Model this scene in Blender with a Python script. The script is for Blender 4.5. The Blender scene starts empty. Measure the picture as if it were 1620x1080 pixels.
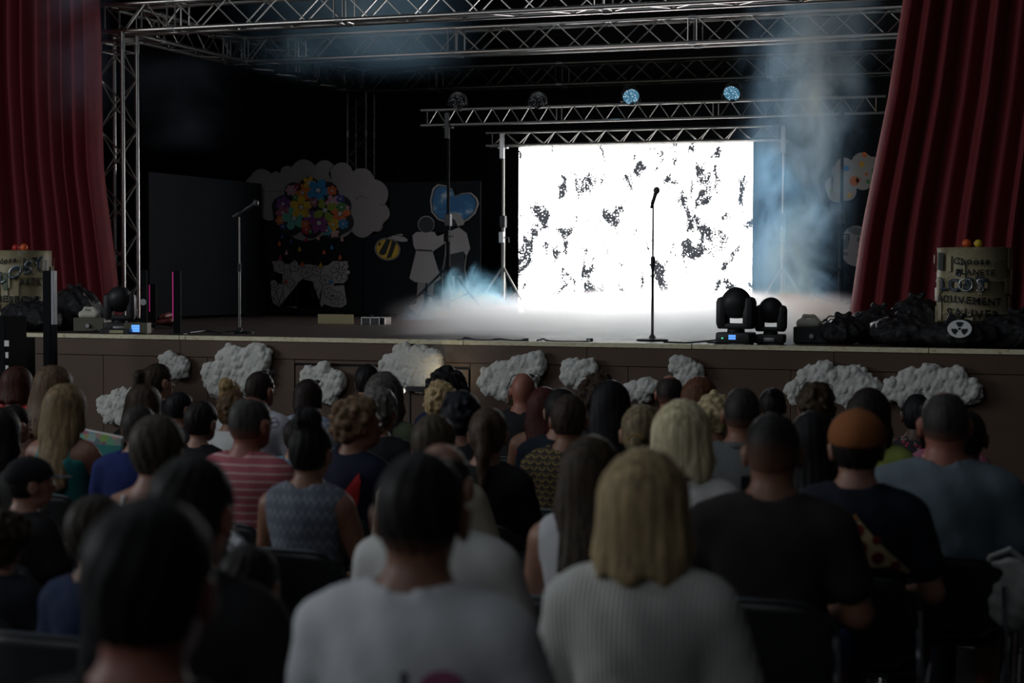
import bpy, bmesh, math, random, time
import numpy as np
from mathutils import Vector, Matrix, Euler
from mathutils.bvhtree import BVHTree
T00 = time.time()
sc = bpy.context.scene
C = sc.collection
R = math.radians
random.seed(7); np.random.seed(7)

# ------------------------------------------------------------------ camera
# stage frame: stage edge runs along X at y=0, stage floor z=0, audience at y<0
TH = R(19.3); FPX = 2700.0; Z0 = 13.4; PITCH = math.atan(108/FPX); ROLL = 0.003
CAM = Vector((Z0*math.sin(TH), -Z0*math.cos(TH), 0.538))
cd = bpy.data.cameras.new('camera'); cam = bpy.data.objects.new('camera', cd); C.objects.link(cam)
CM = Matrix.Rotation(TH, 4, 'Z') @ Matrix.Rotation(R(90)-PITCH, 4, 'X') @ Matrix.Rotation(ROLL, 4, 'Z')
cam.matrix_world = Matrix.Translation(CAM) @ CM
cd.sensor_width = 36; cd.lens = FPX/1620*36; cd.clip_start = .05; cd.clip_end = 100
cd.dof.use_dof = True; cd.dof.focus_distance = 14.0; cd.dof.aperture_fstop = 2.8
sc.camera = cam

# ------------------------------------------------------------------ world, light, exposure
w = bpy.data.worlds.new('world'); sc.world = w; w.use_nodes = True
bg = w.node_tree.nodes['Background']; bg.inputs[0].default_value = (.74, .88, 1.0, 1); bg.inputs[1].default_value = .035
def area(name, loc, aim, sx, sy, power, col):
    l = bpy.data.lights.new(name, 'AREA'); l.shape = 'RECTANGLE'; l.size = sx; l.size_y = sy
    l.energy = power; l.color = col
    o = bpy.data.objects.new(name, l); C.objects.link(o); o.location = loc
    o.rotation_euler = (Vector(aim)-Vector(loc)).to_track_quat('-Z', 'Y').to_euler()
    return o
# bare area lights, placed unseen for the hall daylight; no windows are built
area('hall_left_area_light', (-10.5, -9.5, 3.6), (-1, -2.5, -.6), 7, 2.6, 320, (.92, .96, 1))
area('hall_back_area_light', (-1.0, -17, 4.6), (-1.5, -4, -.6), 7, 2.0, 70, (.90, .95, 1))
area('hall_top_area_light', (-1.5, -7.0, 6.2), (-1.5, -6.0, -.6), 6, 7, 62, (.85, .93, 1))
vs = sc.view_settings; vs.view_transform = 'Standard'; vs.look = 'None'; vs.gamma = 1; vs.use_curve_mapping = False
vs.exposure = 0.0
sc.cycles.use_denoising = True
sc.cycles.max_bounces = 8; sc.cycles.volume_bounces = 6; sc.cycles.diffuse_bounces = 3
sc.cycles.volume_step_rate = 1.5; sc.cycles.volume_max_steps = 96
sc.cycles.sample_clamp_indirect = 4; sc.cycles.caustics_reflective = False; sc.cycles.caustics_refractive = False

# ------------------------------------------------------------------ pixel (1620x1080 frame) -> real place in the stage frame
CR = CM.to_3x3()
def ray(px, py): return CR @ Vector(((px-810)/FPX, (540-py)/FPX, -1))
def P(px, py, Z): return CAM + ray(px, py)*Z
def PY(px, py, y):
    d = ray(px, py); return CAM + d*((y-CAM.y)/d.y)
def PZ(px, py, z=0.):
    d = ray(px, py); return CAM + d*((z-CAM.z)/d.z)
def PX(px, py, x):
    d = ray(px, py); return CAM + d*((x-CAM.x)/d.x)
SLOPE = .037
def zf(y): return -1.40 - SLOPE*y

# ------------------------------------------------------------------ object helpers
def tag(o, label=None, cat=None, group=None, kind=None):
    if label: o['label'] = label
    if cat: o['category'] = cat
    if group: o['group'] = group
    if kind: o['kind'] = kind
    return o
def empty(name, loc, rz=0., label=None, cat=None, group=None, rx=0.):
    o = bpy.data.objects.new(name, None); C.objects.link(o); o.location = loc; o.rotation_euler = (rx, 0, rz)
    o.empty_display_size = .1
    return tag(o, label, cat, group)
def link(name, me, parent=None, mat=None, world=False, M=None):
    o = bpy.data.objects.new(name, me); C.objects.link(o)
    if mat is not None and not me.materials: me.materials.append(mat)
    if parent is not None:
        o.parent = parent
        if world: o.matrix_parent_inverse = parent.matrix_basis.inverted()
    if M is not None: o.matrix_basis = M
    return o
class MB:
    """collects shapes into one mesh"""
    def __init__(s): s.bm = bmesh.new()
    def box(s, a, b, bev=0., M=None):
        a = Vector(a); b = Vector(b)
        r = bmesh.ops.create_cube(s.bm, size=1.)
        vs_ = r['verts']; bmesh.ops.scale(s.bm, vec=(abs(b.x-a.x), abs(b.y-a.y), abs(b.z-a.z)), verts=vs_)
        bmesh.ops.translate(s.bm, vec=(a+b)/2, verts=vs_)
        if bev:
            es = list({e for v in vs_ for e in v.link_edges})
            q = bmesh.ops.bevel(s.bm, geom=es, offset=bev, segments=2, affect='EDGES', profile=.5)
            vs_ = list({v for f in q['faces'] for v in f.verts} | {v for v in vs_ if v.is_valid})
            vs_ = [v for v in vs_ if v.is_valid]
        if M is not None: bmesh.ops.transform(s.bm, matrix=M, verts=vs_)
        return s
    def tube(s, pts, r, n=8, closed=False, caps=True):
        pts = [Vector(p) for p in pts]; m = len(pts); rings = []
        up = None
        for i, p in enumerate(pts):
            if closed: d = pts[(i+1) % m]-pts[i-1]
            else: d = pts[min(i+1, m-1)]-pts[max(i-1, 0)]
            d.normalize()
            if up is None: up = d.orthogonal().normalized()
            else:
                up = up - d*up.dot(d)
                up = up.normalized() if up.length > 1e-6 else d.orthogonal().normalized()
            v = d.cross(up); rr = r[i] if isinstance(r, (list, tuple)) else r
            rings.append([s.bm.verts.new(p+(up*math.cos(a)+v*math.sin(a))*rr) for a in [2*math.pi*k/n for k in range(n)]])
        for i in range(m if closed else m-1):
            A, B = rings[i], rings[(i+1) % m]
            for k in range(n): s.bm.faces.new((A[k], A[(k+1) % n], B[(k+1) % n], B[k]))
        if caps and not closed:
            s.bm.faces.new(rings[0][::-1]); s.bm.faces.new(rings[-1])
        return s
    def lathe(s, prof, c=(0, 0, 0), n=24, M=None):
        rings = []; allv = []
        for r, z in prof:
            rings.append([s.bm.verts.new((c[0]+r*math.cos(2*math.pi*k/n), c[1]+r*math.sin(2*math.pi*k/n), c[2]+z)) for k in range(n)])
        for A, B in zip(rings, rings[1:]):
            for k in range(n): s.bm.faces.new((A[k], A[(k+1) % n], B[(k+1) % n], B[k]))
        s.bm.faces.new(rings[0][::-1]); s.bm.faces.new(rings[-1])
        if M is not None: bmesh.ops.transform(s.bm, matrix=M, verts=[v for r_ in rings for v in r_])
        return s
    def prism(s, pts, depth):
        """pts: 3D outline (planar); depth: Vector extrusion"""
        a = [s.bm.verts.new(p) for p in pts]; b = [s.bm.verts.new(Vector(p)+depth) for p in pts]
        s.bm.faces.new(a); s.bm.faces.new(b[::-1]); n = len(a)
        for i in range(n): s.bm.faces.new((a[i], b[i], b[(i+1) % n], a[(i+1) % n]))
        return s
    def build(s, name, mat, parent=None, world=False, smooth=False, M=None):
        me = bpy.data.meshes.new(name)
        bmesh.ops.recalc_face_normals(s.bm, faces=s.bm.faces[:])
        s.bm.to_mesh(me); s.bm.free()
        if smooth:
            me.polygons.foreach_set('use_smooth', [True]*len(me.polygons))
            if smooth != 'all': me.set_sharp_from_angle(angle=R(40))
        return link(name, me, parent, mat, world, M)
_unit = {}
def rod(name, a, b, r, mat, parent=None, n=10):
    """a straight tube from a to b, sharing one unit cylinder per material"""
    key = (mat.name, n)
    if key not in _unit:
        m = MB(); m.tube([(0, 0, 0), (0, 0, 1)], 1., n)
        me = bpy.data.meshes.new('rod'); bmesh.ops.recalc_face_normals(m.bm, faces=m.bm.faces[:]); m.bm.to_mesh(me); m.bm.free()
        me.polygons.foreach_set('use_smooth', [True]*len(me.polygons)); me.set_sharp_from_angle(angle=R(50))
        me.materials.append(mat); _unit[key] = me
    a = Vector(a); b = Vector(b); d = b-a
    M = Matrix.Translation(a) @ d.to_track_quat('Z', 'Y').to_matrix().to_4x4() @ Matrix.Diagonal((r, r, d.length, 1))
    return link(name, _unit[key], parent, None, True, M)
def copy_tree(o, parent=None):
    c = o.copy(); C.objects.link(c); c.parent = parent
    for ch in list(o.children): copy_tree(ch, c)
    return c

# ------------------------------------------------------------------ materials
class NT:
    def __init__(s, name):
        s.m = bpy.data.materials.new(name); s.m.use_nodes = True; s.t = s.m.node_tree; s.n = s.t.nodes
        s.b = s.n.get('Principled BSDF'); s.out = s.n.get('Material Output')
        s.tc = None
    def coord(s, which='Object', obj=None):
        k = s.n.new('ShaderNodeTexCoord')
        if obj: k.object = obj
        return k.outputs[which]
    def new(s, typ, **kw):
        k = s.n.new(typ)
        for a, v in kw.items(): setattr(k, a, v)
        return k
    def link(s, a, b): s.t.links.new(a, b)
    def math(s, op, a, b=None, clamp=False):
        k = s.n.new('ShaderNodeMath'); k.operation = op; k.use_clamp = clamp
        for i, v in enumerate((a, b)):
            if v is None: continue
            if isinstance(v, (int, float)): k.inputs[i].default_value = v
            else: s.link(v, k.inputs[i])
        return k.outputs[0]
    def mapping(s, vec, scale=(1, 1, 1), rot=(0, 0, 0), loc=(0, 0, 0)):
        k = s.n.new('ShaderNodeMapping'); s.link(vec, k.inputs[0])
        k.inputs['Scale'].default_value = scale; k.inputs['Rotation'].default_value = rot; k.inputs['Location'].default_value = loc
        return k.outputs[0]
    def noise(s, vec, scale, detail=3, rough=.55, dist=0.):
        k = s.n.new('ShaderNodeTexNoise'); s.link(vec, k.inputs['Vector']); k.inputs['Scale'].default_value = scale
        k.inputs['Detail'].default_value = detail; k.inputs['Roughness'].default_value = rough; k.inputs['Distortion'].default_value = dist
        return k.outputs['Fac']
    def ramp(s, fac, stops, interp='LINEAR'):
        k = s.n.new('ShaderNodeValToRGB'); s.link(fac, k.inputs[0]); e = k.color_ramp.elements; k.color_ramp.interpolation = interp
        while len(e) < len(stops): e.new(.5)
        for q, (p, c) in zip(e, stops):
            q.position = p; q.color = (c, c, c, 1) if isinstance(c, (int, float)) else (*c, 1)
        return k.outputs[0]
    def mix(s, fac, a, b):
        k = s.n.new('ShaderNodeMix'); k.data_type = 'RGBA'
        for sock, v in ((k.inputs[0], fac), (k.inputs[6], a), (k.inputs[7], b)):
            if isinstance(v, (int, float)): sock.default_value = v
            elif isinstance(v, tuple): sock.default_value = (*v, 1)
            else: s.link(v, sock)
        return k.outputs[2]
    def bump(s, h, strength=.3, dist=.01):
        k = s.n.new('ShaderNodeBump'); s.link(h, k.inputs['Height']); k.inputs['Strength'].default_value = strength; k.inputs['Distance'].default_value = dist
        s.link(k.outputs[0], s.b.inputs['Normal'])
    def col(s, v):
        if isinstance(v, tuple): s.b.inputs['Base Color'].default_value = (*v, 1)
        else: s.link(v, s.b.inputs['Base Color'])
def mat(name, c, rough=.6, metal=0., var=.15, vscale=12., bump=0., bscale=60., emit=0., spec=.5):
    k = NT(name); k.b.inputs['Roughness'].default_value = rough; k.b.inputs['Metallic'].default_value = metal
    k.b.inputs['Specular IOR Level'].default_value = spec
    co = k.coord()
    if var:
        f = k.noise(co, vscale)
        k.col(k.mix(f, tuple(max(0, x*(1-var)) for x in c), tuple(min(1, x*(1+var)) for x in c)))
    else: k.col(c)
    if bump: k.bump(k.noise(co, bscale, 4), bump, .01)
    if emit:
        k.b.inputs['Emission Color'].default_value = (*c, 1); k.b.inputs['Emission Strength'].default_value = emit
    return k.m
ALU = mat('brushed_aluminium', (.62, .60, .57), .32, 1., .12, 30)
ALUB = mat('dull_aluminium', (.25, .245, .225), .45, 1., .15, 30)
BLKM = mat('black_metal', (.018, .018, .02), .45, .2, .2)
MATB = mat('matte_black', (.008, .009, .010), .85, 0, .2, spec=.12)
BLKP = mat('black_plastic', (.02, .02, .022), .5, 0, .2, 20, .05)
BLKG = mat('black_gloss', (.012, .012, .014), .22, 0, .2)
CHROME = mat('chrome', (.75, .76, .78), .14, 1., .05)
WHITE = mat('white_paint', (.8, .8, .79), .5, 0, .05)
OFFW = mat('offwhite_plastic', (.62, .60, .50), .5, 0, .08)
GREYM = mat('grey_metal', (.45, .45, .45), .4, .8, .1)

# ------------------------------------------------------------------ implicit surfaces -> one continuous mesh
class SDF:
    def __init__(s, lo, hi, h, fine=None):
        """fine: (spacing, [(lo, hi)]*3) - a denser grid inside those ranges"""
        s.h = h; s.ax = []
        for i in range(3):
            if fine is None: a = np.arange(lo[i], hi[i]+h, h)
            else:
                hf, rg = fine; f0, f1 = rg[i]; f0 = max(f0, lo[i]); f1 = min(f1, hi[i])
                n0 = max(1, math.ceil((f0-lo[i])/h)); n1 = max(1, math.ceil((hi[i]-f1)/h)); nf = math.ceil((f1-f0)/hf)
                a = np.concatenate([np.linspace(lo[i], f0, n0, endpoint=False), np.linspace(f0, f1, nf, endpoint=False), np.linspace(f1, hi[i], n1+1)])
            s.ax.append(a.astype(np.float32))
        s.n = np.array([len(a) for a in s.ax]); s.f = np.full(s.n, 9., np.float32)
    def _sl(s, lo, hi):
        return tuple(slice(max(0, int(np.searchsorted(s.ax[i], lo[i]))-1), min(int(s.n[i]), int(np.searchsorted(s.ax[i], hi[i]))+2)) for i in range(3))
    def _pts(s, sl, M):
        x = s.ax[0][sl[0]][:, None, None]; y = s.ax[1][sl[1]][None, :, None]; z = s.ax[2][sl[2]][None, None, :]
        if M is None: return x, y, z, 1.
        Ri, pv, sc_ = M
        x = x-pv[0]; y = y-pv[1]; z = z-pv[2]
        q = [(Ri[i, 0]*x+Ri[i, 1]*y+Ri[i, 2]*z)/sc_+pv[i] for i in range(3)]
        return q[0], q[1], q[2], sc_
    def _bounds(s, lo, hi, M, m):
        lo = np.array(lo, float); hi = np.array(hi, float)
        if M is not None:
            Ri, pv, sc_ = M; c = (lo+hi)/2; r = np.linalg.norm(hi-lo)/2*sc_
            c = Ri.T @ (c-pv)*sc_+pv; lo = c-r; hi = c+r
        return s._sl(lo-m, hi+m)
    def _op(s, sl, d, k, op):
        f = s.f[sl]
        if d.shape != f.shape: d = np.broadcast_to(d, f.shape)
        if op == 'u':
            if k > 0:
                hh = np.clip(.5+.5*(f-d)/k, 0, 1); s.f[sl] = f*(1-hh)+d*hh-k*hh*(1-hh)
            else: s.f[sl] = np.minimum(f, d)
        elif op == 's':
            if k > 0:
                hh = np.clip(.5+.5*(-d-f)/k, 0, 1) ; s.f[sl] = f*(1-hh)-d*hh+k*hh*(1-hh)
            else: s.f[sl] = np.maximum(f, -d)
        elif op == 'i': s.f[sl] = np.maximum(f, d)
    def ell(s, c, r, k=.02, op='u', M=None):
        c = np.array(c, float); r = np.array(r if np.ndim(r) else [r]*3, float)
        sl = s._bounds(c-r, c+r, M, k+2*s.h)
        x, y, z, sc_ = s._pts(sl, M)
        x = x-c[0]; y = y-c[1]; z = z-c[2]
        k0 = np.sqrt((x/r[0])**2+(y/r[1])**2+(z/r[2])**2); k1 = np.sqrt((x/r[0]**2)**2+(y/r[1]**2)**2+(z/r[2]**2)**2)
        s._op(sl, (k0*(k0-1)/(k1+1e-6))*sc_, k, op); return s
    def cap(s, a, b, ra, rb=None, k=.02, op='u', M=None, flat=None):
        a = np.array(a, float); b = np.array(b, float); rb = ra if rb is None else rb; rm = max(ra, rb)
        sl = s._bounds(np.minimum(a, b)-rm, np.maximum(a, b)+rm, M, k+2*s.h)
        x, y, z, sc_ = s._pts(sl, M); d = b-a; L = d @ d+1e-9
        t = np.clip(((x-a[0])*d[0]+(y-a[1])*d[1]+(z-a[2])*d[2])/L, 0, 1)
        fx, fy, fz = flat or (1, 1, 1)
        dd = np.sqrt(((x-a[0]-t*d[0])/fx)**2+((y-a[1]-t*d[1])/fy)**2+((z-a[2]-t*d[2])/fz)**2)-(ra+(rb-ra)*t)
        s._op(sl, dd*sc_*min(fx, fy, fz), k, op); return s
    def fn(s, func, op='i', M=None, k=0.):
        sl = (slice(None),)*3; x, y, z, sc_ = s._pts(sl, M)
        s._op(sl, np.asarray(func(x, y, z), np.float32)*sc_, k, op); return s
    def disp(s, func, M=None):
        sl = (slice(None),)*3; x, y, z, sc_ = s._pts(sl, M); s.f += (func(x, y, z)*sc_).astype(np.float32); return s
    def mesh(s, name):
        f = s.f
        for ax_ in range(3):                       # close the grid border
            i = [slice(None)]*3; i[ax_] = 0; f[tuple(i)] = np.maximum(f[tuple(i)], .01); i[ax_] = -1; f[tuple(i)] = np.maximum(f[tuple(i)], .01)
        ins = f < 0
        a = ins[:-1, :-1, :-1].astype(np.int8); cnt = a.copy()
        offs = [(i, j, k) for i in (0, 1) for j in (0, 1) for k in (0, 1)]
        nx, ny, nz = f.shape
        def cor(arr, o): return arr[o[0]:nx-1+o[0], o[1]:ny-1+o[1], o[2]:nz-1+o[2]]
        cnt = sum(cor(ins, o).astype(np.int8) for o in offs)
        act = np.nonzero((cnt > 0) & (cnt < 8)); N = len(act[0])
        me = bpy.data.meshes.new(name)
        if N == 0: return me
        idx = np.full((nx-1, ny-1, nz-1), -1, np.int32); idx[act] = np.arange(N)
        val = {o: f[act[0]+o[0], act[1]+o[1], act[2]+o[2]] for o in offs}
        acc = np.zeros((N, 3)); w_ = np.zeros(N)
        for o in offs:
            for ax_ in range(3):
                if o[ax_] == 0:
                    o2 = list(o); o2[ax_] = 1; o2 = tuple(o2)
                    va, vb = val[o], val[o2]; c = (va < 0) != (vb < 0)
                    den = np.where(c, va-vb, 1); t = np.where(c, va/den, 0)
                    p = np.tile(np.array(o, float), (N, 1)); p[:, ax_] = t
                    acc += p*c[:, None]; w_ += c
        t_ = acc/np.maximum(w_, 1)[:, None]; co = np.stack([s.ax[i][act[i]]+t_[:, i]*(s.ax[i][act[i]+1]-s.ax[i][act[i]]) for i in range(3)], 1)
        quads = []
        for ax_ in range(3):
            b_, c_ = (ax_+1) % 3, (ax_+2) % 3
            s1 = [slice(None)]*3; s2 = [slice(None)]*3
            s1[ax_] = slice(0, -1); s2[ax_] = slice(1, None)
            for q in (b_, c_): s1[q] = slice(1, -1); s2[q] = slice(1, -1)
            A = ins[tuple(s1)]; B = ins[tuple(s2)]
            e = np.nonzero(A != B); fl = A[e]
            base = [None]*3; base[ax_] = e[ax_]; base[b_] = e[b_]+1; base[c_] = e[c_]+1
            def cell(db, dc):
                q = [None]*3; q[ax_] = base[ax_]; q[b_] = base[b_]+db; q[c_] = base[c_]+dc; return idx[q[0], q[1], q[2]]
            Q = np.stack([cell(-1, -1), cell(0, -1), cell(0, 0), cell(-1, 0)], 1)
            Q[~fl] = Q[~fl][:, ::-1]; quads.append(Q)
        Q = np.concatenate(quads); Q = Q[(Q >= 0).all(1)]
        me.vertices.add(N); me.vertices.foreach_set('co', co.astype(np.float32).ravel())
        me.loops.add(Q.size); me.loops.foreach_set('vertex_index', Q.astype(np.int32).ravel())
        me.polygons.add(len(Q)); me.polygons.foreach_set('loop_start', np.arange(0, Q.size, 4, dtype=np.int32))
        me.polygons.foreach_set('use_smooth', np.ones(len(Q), bool))
        me.update(calc_edges=True); me.validate()
        return me

# ================================================================== SETTING
BLACKWALL = mat('black_painted_wall', (.012, .013, .016), .85, 0, .3, 3)
def struct(o, kind='structure'): o['kind'] = kind; return o
fk = NT('raked_hall_floor'); fk.b.inputs['Roughness'].default_value = .38
co = fk.coord(); fk.col(fk.mix(fk.noise(co, 3.5, 5), (.05, .052, .056), (.095, .098, .10))); fk.bump(fk.noise(co, 40, 4), .08, .004)
m = MB(); m.prism([(-9.5, 0, zf(0)), (5.6, 0, zf(0)), (5.6, -19, zf(-19)), (-9.5, -19, zf(-19))], Vector((0, 0, -.2)))
struct(m.build('floor', fk.m))
sk = NT('stage_boards'); sk.b.inputs['Roughness'].default_value = .42
co = sk.coord(); sk.col(sk.mix(sk.noise(sk.mapping(co, (1, 14, 1)), 3, 5), (.05, .035, .03), (.11, .08, .068)))
sf = empty('stage_floor', (0, 0, 0)); struct(sf)
for i in range(40):                                   # stage boards run across the stage
    y0 = .035 + i*.275
    m = MB(); m.box((-9.4, y0+.002, -.04), (5.6, y0+.273, 0)); m.build('plank', sk.m, sf)
m = MB(); m.box((-9.4, .03, -.12), (5.6, 11.2, -.042)); m.build('subfloor', BLACKWALL, sf)
m = MB(); m.box((-9.4, 11.05, 0), (5.6, 11.2, 5.2)); struct(m.build('wall_back', BLACKWALL))
m = MB(); m.box((-9.6, .0, 0), (-9.4, 11.2, 5.2)); struct(m.build('wall_left', BLACKWALL))
m = MB(); m.box((5.6, -19, -2), (5.8, 11.2, 5.2)); struct(m.build('wall_right', mat('dark_hall_wall', (.05, .045, .045), .8, 0, .2, 2)))
m = MB(); m.box((-9.6, .6, 5.2), (5.8, 11.2, 5.35)); struct(m.build('ceiling', BLACKWALL))
# stage front: dark backing with brown boards and hatch panels proud of it
wf = empty('wall_front', (0, 0, 0)); struct(wf)
m = MB(); m.box((-9.4, .004, zf(0)), (5.6, .03, -.035)); m.build('backing', BLACKWALL, wf)
bk = NT('brown_painted_board'); bk.b.inputs['Roughness'].default_value = .55
co = bk.coord(); f = bk.noise(bk.mapping(co, (.5, 1, 3)), 2.2, 4)
bk.col(bk.mix(f, (.076, .042, .025), (.11, .062, .038)))
xs = [-9.4, -6.9, PY(287, 570, 0).x, -.95, .62, PY(1320, 570, 0).x, 5.6]
for a, b in zip(xs, xs[1:]):
    m = MB(); m.box((a+.002, -.018, -.172), (b-.002, .004, -.034), .002); m.build('top_board', bk.m, wf)
hx0, hx1 = PY(467, 585, 0).x, PY(745, 585, 0).x
low = [-9.4, -7.9, -6.4, PY(165, 600, 0).x, PY(330, 600, 0).x, hx0, hx1, .95, 2.2, PY(1320, 570, 0).x, 4.1, 5.6]
for a, b in zip(low, low[1:]):
    if a == hx0:
        m = MB(); m.box((a+.003, -.014, -.205), (b-.003, .004, -.178), .002); m.build('rail', bk.m, wf)
        mid = (a+b)/2
        for p, q in ((a, mid), (mid, b)):
            m = MB(); m.box((p+.012, -.02, -1.36), (q-.012, .004, -.225), .003); m.build('hatch_door', bk.m, wf)
    else:
        m = MB(); m.box((a+.002, -.014, -1.39), (b-.002, .004, -.177), .002); m.build('panel', bk.m, wf)
# worn pale nosing along the stage edge, in lengths
nk = NT('worn_nosing'); nk.b.inputs['Roughness'].default_value = .45
co = nk.coord(); f = nk.noise(nk.mapping(co, (3, 1, 8)), 6, 6, .7)
nk.col(nk.ramp(f, [(.30, (.28, .22, .12)), (.42, (.72, .64, .40)), (.62, (.85, .80, .60)), (.75, (.5, .42, .26))]))
nos = empty('trim_1', (0, 0, 0)); struct(nos)
xs = [-9.4, -7.2, PY(286, 533, 0).x, -2.9, -.4, 1.45, 3.2, 5.6]
for a, b in zip(xs, xs[1:]):
    m = MB(); m.box((a+.003, -.028, -.03), (b-.003, .034, .006), .003); m.build('nosing_strip', nk.m, nos)

# ================================================================== CURTAINS
ck = NT('red_velvet'); ck.b.inputs['Roughness'].default_value = .75
ck.b.inputs['Sheen Weight'].default_value = .35; ck.b.inputs['Sheen Tint'].default_value = (.9, .25, .25, 1)
co = ck.coord(); ck.col(ck.mix(ck.noise(ck.mapping(co, (12, 12, .6)), 2.0, 3), (.12, .007, .012), (.23, .013, .022)))
def curtain(name, label, left, right, y, folds, amp, seed, ztop=5.0):
    """left/right: [(z, x)] edge lines from top to bottom, hanging folds between them"""
    rnd = random.Random(seed)
    ph = np.cumsum([0]+[rnd.uniform(.7, 1.4) for _ in range(folds)]); ph = ph/ph[-1]
    am = [amp*rnd.uniform(.55, 1.25) for _ in range(folds)]
    nv, per = 26, 9; nu = folds*per
    zs = np.linspace(ztop, .03, nv)
    lz = np.array([p[0] for p in left][::-1]); lx = np.array([p[1] for p in left][::-1])
    rz_ = np.array([p[0] for p in right][::-1]); rx = np.array([p[1] for p in right][::-1])
    root = empty(name, (np.interp(.03, lz, lx), y, .0), 0, label, 'curtain')
    co_ = []; 
    for z in zs:
        xl = np.interp(z, lz, lx); xr = np.interp(z, rz_, rx)
        for i in range(nu+1):
            u = i/per; k = min(int(u), folds-1); fr = u-k
            t = ph[k]+(ph[k+1]-ph[k])*fr
            dy = -am[k]*math.sin(math.pi*fr)**.8 + .02*math.sin(7*t+z*2.3)
            dx = .012*math.sin(fr*2*math.pi)
            co_.append((xl+(xr-xl)*t+dx, y+dy, z))
    fs = [(j*(nu+1)+i, j*(nu+1)+i+1, (j+1)*(nu+1)+i+1, (j+1)*(nu+1)+i) for j in range(nv-1) for i in range(nu)]
    me = bpy.data.meshes.new('cloth'); me.from_pydata(co_, [], fs); me.polygons.foreach_set('use_smooth', [True]*len(fs))
    o = link('cloth', me, root, ck.m, True); so = o.modifiers.new('solid', 'SOLIDIFY'); so.thickness = .006
    m = MB(); 
    hp = [(np.interp(.03, lz, lx)+(np.interp(.03, rz_, rx)-np.interp(.03, lz, lx))*t, y-.03, .045) for t in np.linspace(0, 1, 30)]
    m.tube(hp, .012, 6); m.build('hem', ck.m, root, True, True)
    return root
yl = 3.05
curtain('stage_curtain', 'dark red velvet curtain gathered beside the left truss tower',
        [(5.0, -9.3), (.03, -9.3)], [(5., PY(150, 0, yl).x), (2.6, PY(160, 120, yl).x), (1.6, PY(166, 280, yl).x), (.7, PY(180, 420, yl).x), (.03, PY(192, 508, yl).x)], yl, 24, .19, 3)
yr = 1.9
curtain('stage_curtain', 'dark red velvet curtain sweeping down behind the black bags and right barrel',
        [(5., PY(1470, -250, yr).x), (3.2, PY(1440, 0, yr).x), (2., PY(1405, 235, yr).x), (.9, PY(1362, 440, yr).x), (.03, PY(1340, 540, yr).x)], [(5., 5.5), (.03, 5.5)], yr, 18, .21, 5)

# ================================================================== TRUSSES
def frame_axes(d):
    d = d.normalized(); u = Vector((0, 0, 1)) if abs(d.z) < .9 else Vector((0, 1, 0))
    v = d.cross(u).normalized(); u = v.cross(d).normalized(); return u, v
def box_truss(name, label, a, b, joints, w_=.29, rc=.025, rb=.0085, step=.30, mt=ALU):
    """square truss of four chords with zigzag braces; joints: distances along it where sections meet"""
    a = Vector(a); b = Vector(b); d = (b-a); L = d.length; d.normalize(); u, v = frame_axes(d); h = w_/2
    root = empty(name, a, 0, label, 'truss')
    cs = [(1, 1), (1, -1), (-1, -1), (-1, 1)]
    for p, q in cs: rod('chord', a+u*h*p+v*h*q, b+u*h*p+v*h*q, rc, mt, root, 12)
    js = sorted(set([.04]+[j for j in joints if .1 < j < L-.1]+[L-.04]))
    for j0, j1 in zip(js, js[1:]):
        s0, s1 = j0+.05, j1-.05; n = max(1, round((s1-s0)/step)); st = (s1-s0)/n
        for k in range(4):
            p0, q0 = cs[k]; p1, q1 = cs[(k+1) % 4]
            A = u*h*p0+v*h*q0; B = u*h*p1+v*h*q1
            for e in (s0, s1): rod('brace', a+d*e+A, a+d*e+B, rb*1.15, mt, root, 6)
            for i in range(n):
                X, Y = (A, B) if (i+k) % 2 == 0 else (B, A)
                rod('brace', a+d*(s0+i*st)+X, a+d*(s0+(i+1)*st)+Y, rb, mt, root, 6)
            if j1 < L-.1: rod('coupler', a+d*(s1+.01)+A, a+d*(s1+.09)+A, rc*1.25, GREYM, root, 10)
    return root
TX = PY(188, 300, 3.6).x; ZT = 3.28; RX = 4.45
def joints(pxs, y): return [PY(p, 60, y).x-(TX-.16) for p in pxs]
for (y, lab, jp, mt) in ((3.6, 'front silver box truss crossing above the stage on the left tower', (282, 545, 955, 1430), ALU),
                     (6.4, 'middle silver box truss crossing the stage below the front one', (470, 722, 1100, 1500), ALU),
                     (10.0, 'rear dim box truss crossing the back of the stage', (690, 890, 1222, 1500), ALUB)):
    box_truss('box_truss', lab, (TX-.16, y, ZT), (RX, y, ZT), joints(jp, y), mt=mt)
box_truss('box_truss', 'side box truss running back from the left tower', (TX, 3.6+.16, ZT), (TX, 9.84, ZT), (.5, 2.5, 4.5), mt=ALU)
box_truss('truss_tower', 'upright silver truss tower beside the left red curtain', (TX, 3.6, .03), (TX, 3.6, ZT-.15), (2.95,), step=.29)
box_truss('truss_tower', 'rear upright truss tower showing above the flowery cloud', (TX, 10., .03), (TX, 10., ZT-.15), (2.5,), step=.29, mt=ALUB)
box_truss('truss_tower', 'upright truss tower hidden behind the right red curtain', (RX-.15, 3.6, .03), (RX-.15, 3.6, ZT-.15), (2.5,), step=.29)

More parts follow.
